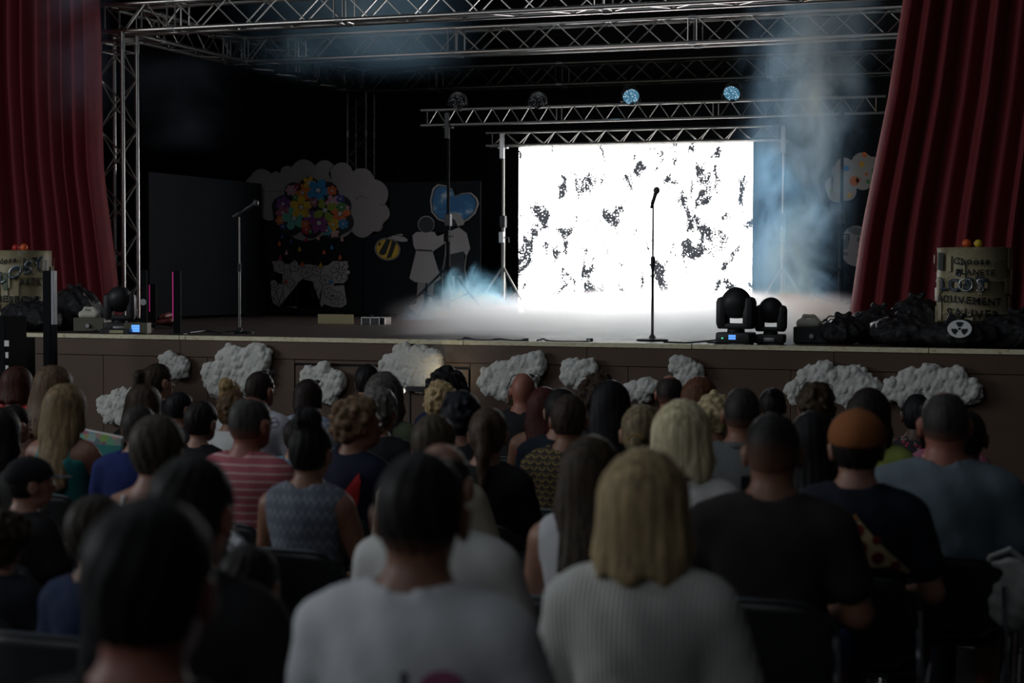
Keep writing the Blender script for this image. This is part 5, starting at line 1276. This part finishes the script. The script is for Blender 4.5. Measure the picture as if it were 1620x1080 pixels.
person(1108, 601, -3.75, 'person with a smooth auburn bob behind the grey polo man', 'person with smooth auburn bob', hair=('bob', (.17, .065, .032)), zend=1.04, shirt=(.1, .06, .05), sh=.15)
person(1223, 616, -3.1, 'person with dark tied hair between the grey polo man and the wide cloud', 'person with dark tied hair', hair=('bun', (.022, .018, .019)), bunr=.03, hh=.0, shirt=BLK, sh=.15, skin='tan')
# ---- second and third rows
person(105, 612, -6.2, 'person with long half-up blonde-brown hair and a teal strap top', 'blonde person in a teal strap top', hair=('half', (.19, .13, .065), (.32, .225, .11)), zend=.80, shirt=(.03, .20, .19), sleeve='tank', slab='teal strap top', sh=.16, skin='tan', armR=((.27, .06, .72), (.22, .33, .80), (.2, .8, .3)))
person(229, 613, -4.85, 'person with long dark brown hair behind the navy polo man', 'person with long dark brown hair', hair=('long', (.03, .02, .015), (.06, .034, .022)), zend=.95, hw=1.15, shirt=BLK, sh=.155, hy=-10)
person(283, 622, -4.2, 'person with short black hair turned right, below the small cotton cloud', 'person with short black hair turned right', hair=('short', (.010, .010, .013)), shirt=BLK, skin='tan', hy=-30, sh=.155)
person(317, 643, -5.35, 'child with dark hair and a black top left of the striped man', 'child in a black top', hair=('short', (.022, .016, .013)), shirt=BLK, sh=.14, hs=1.1, hy=-10, thk=.017)
person(368, 622, -4.7, 'person with light brown hair and a white shirt behind the striped man', 'person with light brown hair in white', hair=('mess', (.15, .085, .04)), thk=.022, shirt=W_, sh=.15)
person(610, 593, -4.65, 'person with long grey-brown straight hair and an olive top', 'person with long grey-brown hair in olive', hair=('long', (.065, .058, .05), (.11, .10, .088)), zend=.93, shirt=(.10, .125, .07), slab='olive green top', sh=.16)
person(599, 617, -5.4, 'person with wavy grey hair and a black top right of the curly boy', 'person with wavy grey hair', hair=('mess', (.12, .115, .10), (.2, .19, .17)), thk=.02, shirt=BLK, slab='black top', sh=.17, hy=-12)
person(697, 606, -3.9, 'person with messy short blond hair in a navy top', 'person with messy blond hair', hair=('mess', (.48, .32, .15), (.66, .48, .25)), thk=.026, hh=.01, shirt=NAVY, slab='navy top', sh=.15)
person(730, 620, -5.6, 'person with thick blue-black hair behind the ponytail woman', 'person with thick blue-black hair', hair=('mess', (.012, .013, .020)), thk=.026, hh=.015, shirt=BLK)
person(862, 617, -4.25, 'person with long dark red hair and a coral strap top', 'person with long dark red hair', hair=('long', (.055, .012, .012), (.10, .018, .016)), zend=.97, sleeve='tank', shirt=(.45, .06, .05), slab='coral strap top', skin='tan', sh=.165, hw=.95)
person(889, 617, -5.1, 'person in a dark navy top between the red-haired and gold-print people', 'person in a dark navy top', hair=('short', (.016, .014, .014)), shirt=(.012, .018, .03), slab='dark navy top', sh=.175)
person(968, 607, -4.4, 'person with long straight black hair before the small low cloud', 'person with long straight black hair', hair=('long', (.008, .008, .010)), zend=.84, shirt=BLK, sh=.155, hw=1.1)
person(1132, 622, -4.75, 'person with short curly blonde hair left of the grey polo man', 'person with short curly blonde hair', hair=('curly', (.62, .5, .28)), thk=.014, hh=.012, shirt=(.12, .07, .05), sh=.15, skin='tan')
person(1292, 609, -4.25, 'person with messy brown hair and raised sunglasses before the wide cloud', 'person with raised sunglasses and messy brown hair', hair=('mess', (.04, .028, .018), (.085, .055, .032)), thk=.02, shirt=BLK, sun=True, sh=.155)
person(1375, 620, -5.05, 'person with dark brown hair and a lime green top', 'person in a lime green top', hair=('bob', (.026, .018, .014)), zend=1.02, shirt=(.36, .42, .10), slab='lime green top', sh=.17, hy=-4)
person(1452, 626, -3.8, 'person with black braided hair and a red patterned top beside the blue-grey man', 'person with black braided hair', hair=('tail', (.010, .010, .013)), zend=1.0, skin='dark', shirtmat=pat_spots((.02, .015, .02), (.4, .03, .06), (.3, .2, .2), 40), slab='black and red patterned top', sh=.15, hy=12)
person(1503, 640, -4.5, 'person in a pink flowery top hidden behind the blue-grey man', 'person in a pink flowery top', hair=('short', BLACKH), skin='dark', shirtmat=pat_spots((.42, .13, .2), (.5, .08, .12), (.2, .25, .4), 42), slab='pink flowery top', sh=.17)
person(1530, 652, -5.9, 'person in a mustard top right behind the blue-grey man', 'person in a mustard top', hair=('short', BLACKH), skin='dark', shirt=(.23, .095, .02), slab='mustard top', sh=.165, hy=-10, thk=.01)
# ---- middle rows
person(20, 648, -5.65, 'child with short dark hair in profile at the left frame edge', 'dark-haired child at the left edge', hair=('short', (.016, .014, .014)), shirt=(.2, .12, .09), hy=-20, hs=1.1, sh=.14)
person(0, 650, -6.95, 'person with long dark brown hair cut by the left frame edge', 'long-haired person at the left edge', hair=('long', (.022, .015, .012)), zend=.86, shirt=(.13, .13, .12), sh=.16)
person(222, 643, -6.35, 'man with short greying hair in a royal blue polo shirt', 'man in a royal blue polo', hair=('short', (.045, .038, .032)), shirt=(.014, .028, .14), slab='royal blue polo shirt', collar=(.012, .024, .12), sh=.19, fat=1.12, yaw=8)
person(249, 664, -8.05, 'woman with short grey-brown hair, bare upper back and tan straps', 'woman with short hair and bare upper back', hair=('short', (.055, .043, .033), (.1, .08, .06)), thk=.022, nape=1.09, sleeve='tank', shirt=W_, slab='white strap top', sh=.16)
person(470, 664, -5.5, 'person in a light blue denim shirt between the striped man and the bun woman', 'person in a light blue denim shirt', hair=('short', DARKH), shirt=(.16, .30, .42), slab='light blue denim shirt', sleeve='long', sh=.17)
person(393, 628, -6.8, 'man with grey cropped hair and glasses in a pink striped shirt', 'man in a pink striped shirt', hair=('bald', (.085, .08, .074)), bald=(.05, .075, .04), skin='ruddy', glasses=True, shirtmat=pat_stripes((.40, .10, .13), (.62, .42, .42), .034, .2), slab='pink shirt with pale stripes', sh=.19, fat=1.1, hy=-14, yaw=-6, thk=.007)
person(491, 650, -7.4, 'woman with a dark high bun in a blue-grey patterned sleeveless blouse', 'woman with dark high bun', hair=('topbun', (.012, .011, .011)), bunr=.058, hh=.055, sleeve='none', shirtmat=pat_geo((.13, .155, .20), (.28, .31, .35), (.17, .125, .15)), slab='blue-grey patterned sleeveless blouse', skin='tan', sh=.17, hy=-8)
person(561, 619, -6.2, 'curly brown-haired boy in profile wearing a navy top with a red triangle', 'curly-haired boy in a navy top', hair=('curly', (.14, .08, .042), (.26, .16, .09)), thk=.026, hh=.045, shirt=(.012, .014, .035), slab='navy top with a red triangle', hy=-48, yaw=-14, sh=.155, skin='tan', h=.0105, armR=((.24, .05, .74), (.23, .16, .93), (-.15, .25, .95)))
person(687, 661, -7.1, 'person with short brown hair and a beige shirt in front of the ponytail woman', 'person in a beige shirt', hair=('short', (.07, .052, .036), (.11, .083, .058)), thk=.018, shirt=(.42, .385, .31), slab='beige shirt', sh=.185)
person(773, 648, -6.45, 'woman with a brown ponytail and a black top', 'woman with brown ponytail in black', hair=('tail', (.055, .036, .025), (.12, .08, .055)), zend=.90, tx=.01, shirt=BLK, sleeve='long', slab='black top', sh=.165)
person(901, 627, -5.8, 'person with tied-up brown hair in a black dress with gold scale print', 'person in a gold scale print dress', hair=('short', (.035, .026, .022), (.07, .045, .034)), thk=.012, nape=1.12, shirtmat=pat_scales((.016, .013, .012), (.33, .22, .055), .046, .027), slab='black dress with gold scale print', sh=.165, skin='tan')
person(1017, 650, -6.1, 'child with a low blonde ponytail beside the platinum blonde woman', 'child with low blonde ponytail', hair=('lowtail', (.20, .155, .085), (.32, .25, .14)), zend=1.0, tx=-.05, tie=(.25, .16, .06), shirt=(.06, .05, .14), slab='violet top', sh=.135, hs=1.08, hy=14)
person(1081, 637, -7.2, 'woman with a platinum blonde bob and a white cardigan', 'woman with platinum blonde bob', hair=('bob', (.82, .66, .36), (.95, .82, .52)), zend=1.045, hh=.01, shirt=W_, sleeve='long', slab='white cardigan', sh=.165, h=.0115, armR=((.27, .03, .74), (.235, .20, .90), (-.5, .4, .5)))
person(1175, 614, -5.6, 'man with a buzz cut in a grey polo shirt', 'man in a grey polo', hair=('buzz', (.05, .045, .04)), shirt=(.15, .16, .165), slab='grey polo shirt', collar=(.13, .14, .145), skin='tan', sh=.185, nk=1.1)
person(1288, 657, -6.3, 'person with long black hair between the charcoal-shirt man and the cap man', 'person with long black hair by the cap man', hair=('long', (.008, .008, .009)), zend=.9, shirt=BLK, sh=.155)
person(1497, 620, -6.6, 'broad man with thinning grey hair in a blue-grey t-shirt', 'broad man in a blue-grey t-shirt', hair=('bald', (.06, .055, .05)), bald=(.045, .075, .035), thk=.006, shirt=(.135, .175, .205), slab='blue-grey t-shirt', sh=.205, fat=1.25, nk=1.2, arm=1.15, skin='ruddy', shorts=True, pants=(.02, .02, .022))
k = fabric((.30, .105, .035)); 
person(1358, 645, -7.25, 'man in a rust-brown cap and navy t-shirt with a pizza slice print', 'man in a rust-brown cap', hair=('short', (.014, .012, .012)), thk=.016, cap=(k, False, k), hh=.022, shirt=(.012, .016, .028), slab='navy t-shirt', sh=.19, fat=1.1, nape=1.10, nk=1.1)
person(1225, 657, -7.8, 'man with a dark fade haircut in a charcoal t-shirt', 'man in a charcoal t-shirt', hair=('buzz', (.02, .018, .017)), thk=.009, nape=1.12, fade=.9, shirt=(.034, .027, .027), slab='charcoal t-shirt', skin='tan', sh=.198, fat=1.15, nk=1.2, arm=1.1, shorts=True, pants=(.03, .07, .17))
# ---- near rows
vis = NT('speckled_visor'); co = vis.coord(); vis.col(vis.ramp(vis.noise(co, 60, 3, .7), [(.45, (.015, .017, .022)), (.62, (.3, .32, .36))])); 
person(42, 717, -7.9, 'boy in a black cap with speckled visor, in profile at the left', 'boy in a black cap', hair=('short', BLACKH), cap=(fabric((.010, .011, .014)), True, vis.m), hh=.022, shirt=BLK, hy=-40, yaw=-12, sh=.15, thk=.014)
person(2, 797, -8.9, 'person with bushy brown hair cut by the left frame edge', 'person with bushy brown hair', hair=('curly', (.05, .034, .022)), thk=.035, hh=.035, shirt=(.02, .021, .03), sh=.17)
person(152, 806, -9.05, 'child with brown hair in a blue top beside the nearest dark head', 'child in a blue top', hair=('short', (.042, .032, .022)), hs=1.16, thk=.02, shirt=(.02, .035, .09), slab='blue top', sh=.15)
person(393, 895, -9.25, 'small child with dark hair and black top holding a paper bag', 'small child with a paper bag', hair=('short', (.02, .016, .014)), hs=1.28, thk=.016, shirt=BLK, sh=.16, armR=((.24, .10, .76), (.20, .26, .86), (.3, .6, .5)))
person(303, 728, -9.75, 'man with short dark hair behind the nearest head', 'man with short dark hair near the front left', hair=('short', (.018, .016, .015)), shirt=BLK, skin='ruddy', sh=.18, hy=-6)
person(937, 698, -8.0, 'woman with long dark hair fading to brown and a white lace top', 'woman with long dark hair in white lace', hair=('long', (.022, .018, .016), (.085, .058, .036)), zend=.86, sleeve='none', shirt=(.6, .6, .62), slab='white lace top', sh=.165, hy=-4)
person(698, 702, -8.75, 'bald man in a white sweater behind the white t-shirt man', 'bald man in a white sweater', hair=('bald', (.05, .045, .042)), bald=(.085, .13, .075), skin='light', thk=.005, sleeve='long', shirt=(.68, .68, .66), slab='white sweater', sh=.19, fat=1.1, hy=-10)
person(1022, 717, -9.25, 'woman with a straight dark blonde bob in a white ribbed sweater', 'woman with dark blonde bob', hair=('bob', (.43, .31, .155), (.60, .45, .24)), zend=1.03, hw=.96, shirtmat=pat_rib((.70, .695, .66)), slab='white ribbed short-sleeved sweater', sh=.168, hh=.01, skin='tan', nk=.95)
person(668, 720, -9.85, 'man with short dark hair in a white t-shirt at front centre', 'man in a white t-shirt', hair=('short', (.016, .014, .013)), thk=.009, nape=1.11, fade=.4, shirt=(.72, .73, .76), slab='white t-shirt', skin='tan', sh=.185, nk=1.08, fat=1.05)
person(237, 800, -10.75, 'nearest person, large dark head with short hair at lower left', 'nearest person with a large dark head', hair=('short', (.012, .012, .012)), thk=.014, shirt=BLK, skin='ruddy', sh=.18)
# ---- prints on shirts, worn and held things
RED = mat('red_print', (.55, .025, .03), .8, 0, .05); CRM = mat('cream_print', (.5, .46, .3), .8, 0, .05)
decal('curly-haired boy in a navy top', [(566, 748), (569, 762), (560, 806), (540, 803), (532, 797)], RED, 'printed_triangle', .004, 'red triangle printed on the back')
decal('curly-haired boy in a navy top', [(533, 795), (541, 803), (534, 812), (526, 800)], CRM, 'printed_corner', .005)
CHEESE = mat('cheese_print', (.68, .56, .30), .8, 0, .15, 20); CRUST = mat('crust_print', (.52, .25, .08), .8, 0, .2, 20); PEPP = mat('pepperoni_print', (.22, .012, .018), .8, 0, .1)
cap_ = 'man in a rust-brown cap'
PZT = lambda pts: zz(pts, 1270, 780, 6.752)
decal(cap_, PZT([(430, 370), (600, 290), (1105, 870), (1090, 915), (900, 800), (560, 800)]), CHEESE, 'pizza_print', .004, 'pizza slice printed on the back')
decal(cap_, PZT([(415, 345), (555, 225), (600, 290), (455, 400)]), CRUST, 'pizza_crust', .005)
for x, y, r in ((595, 395, 66), (625, 575, 66), (785, 505, 48), (795, 700, 66), (590, 690, 55), (965, 800, 52), (505, 490, 36)): decal(cap_, PZT(ellp(x, y, r, r, 0, 14)), PEPP, 'pepperoni', .0062)
decal('man in a white t-shirt', ellp(692, 1085, 30, 22, 0, 18), mat('pink_print', (.42, .12, .24), .8, 0, .1), 'printed_circle', .004, 'pink circle printed on the back'); decal('man in a white t-shirt', [(634, 1062), (643, 1062), (643, 1110), (634, 1110)], mat('grey_print', (.08, .09, .10), .8, 0, 0), 'printed_mark', .004)
def held(name, px, py, y, label, cat): c = PY(px, py, y); return empty(name, c, 0, label, cat), c
q, c = held('magazine', 165, 706, -5.75, 'glossy open magazine held by the blonde person in teal', 'magazine')
kk = NT('magazine_page'); co = kk.coord(); X, Y, Z = sep(kk, co); vo = kk.new('ShaderNodeTexVoronoi'); kk.link(co, vo.inputs['Vector']); vo.inputs['Scale'].default_value = 24
kk.col(kk.mix(kk.math('GREATER_THAN', Z, .01), (.03, .22, .21), kk.mix(.55, vo.outputs['Color'], (.28, .2, .12)))); kk.b.inputs['Roughness'].default_value = .35
m = MB(); m.prism([(-.13, .0, .075), (.11, -.03, .045), (.11, -.03, -.09), (-.13, .0, -.07)], Vector((0, .004, .001))); m.build('page', kk.m, q)
m = MB(); m.prism([(-.135, .006, .082), (.115, -.024, .052), (.115, -.024, -.097), (-.135, .006, -.077)], Vector((0, .003, .001))); m.build('cover', WHITE, q)
I = INFO['woman with platinum blonde bob']; wr = I['root'].matrix_basis @ Vector((.19, .255, .965))
q = empty('mobile_phone', wr, R(20), 'dark mobile phone held beside the platinum blonde bob', 'phone')
m = MB(); m.box((-.036, -.004, -.05), (.036, .004, .07), .004); m.build('case', BLKP, q); m = MB(); m.box((-.033, .0042, -.045), (.033, .005, .066)); m.build('glass', BLKG, q)
I = INFO['small child with a paper bag']; wr = I['root'].matrix_basis @ Vector((.26, .36, .97))
q = empty('paper_bag', wr, R(15), 'crumpled pale paper bag held up by the small child', 'paper bag')
F = SDF((-.1, -.08, -.1), (.1, .08, .1), .009); F.cap((0, 0, -.06), (.02, 0, .05), .04, .05, .02, flat=(1, .5, 1)); F.fn(lambda x, y, z: z-.055+.25*x, 'i'); F.disp(lambda x, y, z: .004*np.sin(x*90+z*60)*np.sin(z*110)); o_ = link('bag', F.mesh('bag'), q, mat('kraft_paper', (.42, .36, .26), .6, 0, .25, 30, .5, 40))
m = MB(); m.tube([(-.05+.02*i, -.027+.003*(i % 2), .06-.005*i) for i in range(6)], .004, 6); m.build('rolled_edge', mat('kraft_edge', (.5, .44, .34), .6, 0, .1), q)
q, c = held('plastic_bag', 377, 866, -8.0, 'shiny crumpled silver-white plastic bag beside the bun woman', 'plastic bag')
q.scale = (.6, .6, .6); F = SDF((-.09, -.09, -.12), (.09, .09, .11), .01); F.ell((0, 0, -.02), (.055, .05, .075), 0); F.cap((-.01, 0, .03), (-.03, 0, .08), .03, .018, .03); F.disp(lambda x, y, z: .008*np.sin(x*95+z*40)*np.sin(z*80+y*60)); link('film', F.mesh('film'), q, mat('silver_film', (.6, .62, .64), .22, .35, .2, 30, .6, 30)); m = MB(); m.tube([(-.03, 0, .075), (-.045, 0, .1), (-.02, .01, .105)], .006, 6); m.build('handle', WHITE, q)
I = INFO['broad man in a blue-grey t-shirt']
q, c = held('shoulder_bag', 1598, 935, -6.75, 'pale grey cloth bag hanging right of the blue-grey t-shirt man', 'bag')
F = SDF((-.14, -.12, -.16), (.14, .12, .16), .011); F.ell((0, 0, -.03), (.10, .07, .11), 0); F.cap((-.05, 0, .06), (.04, 0, .07), .04, .04, .05); F.disp(lambda x, y, z: .006*np.sin(x*60+z*45)*np.sin(z*70)); link('pouch', F.mesh('pouch'), q, fabric((.36, .36, .345))); m = MB(); m.tube([(-.08, -.02, .06), (-.06, -.05, .12), (.0, -.05, .15), (.06, -.04, .1)], .01, 6); m.build('strap', fabric((.35, .35, .34)), q, smooth=True)
I = INFO['woman with platinum blonde bob']
m = MB(); m.tube([(-.03, -.163, .72), (.03, -.172, .86), (.09, -.155, .95), (.13, -.09, 1.02), (.135, -.02, 1.03), (.11, .06, .96)], .009, 6); o_ = m.build('bag_strap', fabric((.30, .25, .2)), I['root'], smooth=True)
# child sitting backstage beside the boards
person(386, 383, 6.3, 'child in dark clothes seated backstage beside the black boards', 'child backstage', hair=('short', BLACKH), hs=1.15, shirt=(.008, .008, .01), yaw=160, skin='tan', hy0=1, hy=10, pants=(.008, .008, .01), group='people backstage', chair=False)
I = INFO['child backstage']; q = empty('flight_case', (I['x'], 6.3, 0), R(160), 'black flight case seat under the child backstage', 'case')
m = MB(); m.box((-.2, -.18, .0), (.2, .2, .43), .01); m.build('case', MATB, q); m = MB(); m.box((-.205, -.185, .3), (.205, .205, .32), .003); m.build('edge_band', MATB, q)
print('people', len(INFO), {k_: round(v_['s'], 2) for k_, v_ in INFO.items() if not .8 < v_['s'] < 1.12})

# ================================================================== STAGE SMOKE
def smoke(name, label, lo, hi, dens, col, shape, nscale, lo_t, hi_t, seed, aniso=.2, stretch=(1, 1, 1)):
    """a block of drifting smoke; shape(k, X, Y, Z in -1..1) gives the soft outline"""
    lo = Vector(lo); hi = Vector(hi); c = (lo+hi)/2; hx = (hi-lo)/2
    m = MB(); m.box(-hx, hx); 
    k = NT(name); k.n.remove(k.b); sc_ = k.new('ShaderNodeVolumeScatter'); sc_.inputs['Color'].default_value = (*col, 1); sc_.inputs['Anisotropy'].default_value = aniso
    co = k.coord(); X, Y, Z = sep(k, k.mapping(co, (1/hx.x, 1/hx.y, 1/hx.z)))
    wv = k.mapping(co, stretch, (0, 0, 0), (seed*3.1, seed*1.7, seed*.9))
    n = k.noise(wv, nscale, 5, .62, .7); nn = k.ramp(n, [(lo_t, 0.), (hi_t, 1.)])
    f = k.math('MULTIPLY', k.math('MULTIPLY', nn, shape(k, X, Y, Z, n)), dens)
    k.link(f, sc_.inputs['Density']); k.link(sc_.outputs[0], k.out.inputs['Volume'])
    o = m.build(name, k.m); o.location = c; tag(o, label, 'smoke', None, 'stuff'); return o
def sstep(k, v, a, b):
    q = k.new('ShaderNodeMapRange'); q.interpolation_type = 'SMOOTHSTEP'; k.link(v, q.inputs[0]); q.inputs[1].default_value = a; q.inputs[2].default_value = b; return q.outputs[0]
def absx(k, v): return k.math('ABSOLUTE', v)
# low fog lying on the boards in front of the screen
x0 = PZ(640, 528).x; x1 = PZ(1330, 530).x
def sh_low(k, X, Y, Z, n):
    top = k.math('ADD', Z, k.math('MULTIPLY', k.math('SUBTRACT', n, .5), 1.6))
    a = sstep(k, top, .55, -.6); b = sstep(k, absx(k, X), 1., .72); c_ = sstep(k, k.math('MULTIPLY', Y, -1.), 1., .75)
    near = k.math('ADD', .95, k.math('MULTIPLY', sstep(k, Y, -.5, .6), 1.1))
    return k.math('MULTIPLY', k.math('MULTIPLY', a, near), k.math('MULTIPLY', b, c_))
smoke('low_fog', 'white fog bank lying on the stage floor before the screen', (x0, .25, .012), (x1, 6.7, .46), 1.5, (.98, .93, .95), sh_low, 1.6, .12, .42, 1, .78)
def sh_puff(k, X, Y, Z, n):
    r = k.math('SQRT', k.math('ADD', k.math('POWER', X, 2.), k.math('POWER', k.math('MULTIPLY_ADD', Z, .75), 2.)))
    top = k.math('ADD', k.math('SUBTRACT', 1., k.math('POWER', X, 2.)), k.math('MULTIPLY', k.math('SUBTRACT', n, .5), 2.2))
    q = k.math('SUBTRACT', k.math('MULTIPLY', top, 1.3), k.math('ADD', Z, 1.))
    return k.math('MULTIPLY', sstep(k, q, 0., .9), k.math('MULTIPLY', sstep(k, absx(k, Y), 1., .5), sstep(k, absx(k, X), 1., .8)))
pa = PY(648, 500, 5.4).x; pb = PY(818, 500, 5.4).x
smoke('fog_puff', 'blue fog billowing left of the screen', (pa, 4.7, .012), (pb, 6.3, .78), 5, (.36, .74, .95), sh_puff, 2.6, .36, .62, 2, .1)
pa = PY(1186, 500, 4.6).x; pb = PY(1322, 500, 4.6).x
smoke('fog_puff', 'blue fog billowing right of the screen', (pa, 3.6, .012), (pb, 5.6, .74), 4.2, (.40, .74, .95), sh_puff, 2.8, .36, .62, 3, .1)
# tall smoke column drifting up beside the screen
pa = PY(1165, 250, 4.6).x; pb = PY(1425, 250, 4.6).x
def sh_col(k, X, Y, Z, n):
    cx = k.math('MULTIPLY', Z, .18); dx = k.math('SUBTRACT', X, k.math('SUBTRACT', cx, .22))
    w_ = k.math('ADD', .72, k.math('MULTIPLY', Z, .1))
    return k.math('MULTIPLY', sstep(k, k.math('DIVIDE', absx(k, dx), w_), 1.15, .15), k.math('MULTIPLY', sstep(k, absx(k, Y), 1., .4), sstep(k, absx(k, Z), 1., .85)))
smoke('smoke_column', 'tall bluish smoke column rising right of the screen', (pa, 3.9, .1), (pb, 5.6, 3.9), 3.4, (.42, .68, .92), sh_col, 2.4, .455, .66, 4, .1, (1, 1, .65))
# a little fog spills over the stage edge
pa = PY(630, 555, -.15).x; pb = PY(850, 555, -.15).x
def sh_spill(k, X, Y, Z, n): return k.math('MULTIPLY', sstep(k, absx(k, X), 1., .2), k.math('MULTIPLY', sstep(k, Z, -1., .8), sstep(k, absx(k, Y), 1., .3)))
smoke('fog_spill', 'wisp of fog spilling over the stage edge above the slanting cloud', (pa, -.34, -.30), (pb, -.035, .03), 2.2, (.75, .85, .95), sh_spill, 4.5, .40, .7, 9, .3)
# thin haze under the roof at left
pa = PY(400, 40, 5.5).x; pb = PY(760, 40, 5.5).x
def sh_soft(k, X, Y, Z, n): return k.math('MULTIPLY', sstep(k, absx(k, X), 1., .3), k.math('MULTIPLY', sstep(k, absx(k, Y), 1., .4), sstep(k, absx(k, Z), 1., .35)))
smoke('roof_haze', 'thin blue haze between the trusses at upper left', (pa, 4.2, 2.7), (pb, 6.2, 4.3), 1.5, (.38, .68, .95), sh_soft, .9, .36, .7, 5, .0)
pa = PY(215, 180, 5.5).x; pb = PY(398, 180, 5.5).x
smoke('roof_haze', 'faint grey haze above the dark side board', (pa, 4.4, 1.9), (pb, 6., 3.2), .45, (.6, .72, .9), sh_soft, .9, .4, .75, 6, .0)
pa = PY(40, 60, 2.2).x; pb = PY(165, 60, 2.2).x
smoke('curtain_haze', 'faint haze in front of the left red curtain', (pa, 1.9, 1.8), (pb, 2.8, 4.2), .6, (.6, .7, .95), sh_soft, 1.1, .4, .75, 7, .0)
# the lit lamps throw blue light into the smoke
for nm, c_, tgt, e_, ang in (('lamp_beam', c3, PY(735, 505, 5.4), 150, 26), ('lamp_beam', c4, PY(1265, 430, 4.6), 150, 40)):
    l = bpy.data.lights.new(nm, 'SPOT'); l.energy = e_; l.color = (.35, .72, 1.); l.spot_size = R(ang); l.spot_blend = .7; l.shadow_soft_size = .08
    o = bpy.data.objects.new(nm, l); C.objects.link(o); d_ = (tgt-c_).normalized(); o.location = c_+d_*.16; o.rotation_euler = d_.to_track_quat('-Z', 'Y').to_euler()
print('script seconds', round(time.time()-T00, 1), 'unique tris', sum(sum(len(p.vertices)-2 for p in m_.polygons) for m_ in bpy.data.meshes if m_.users))
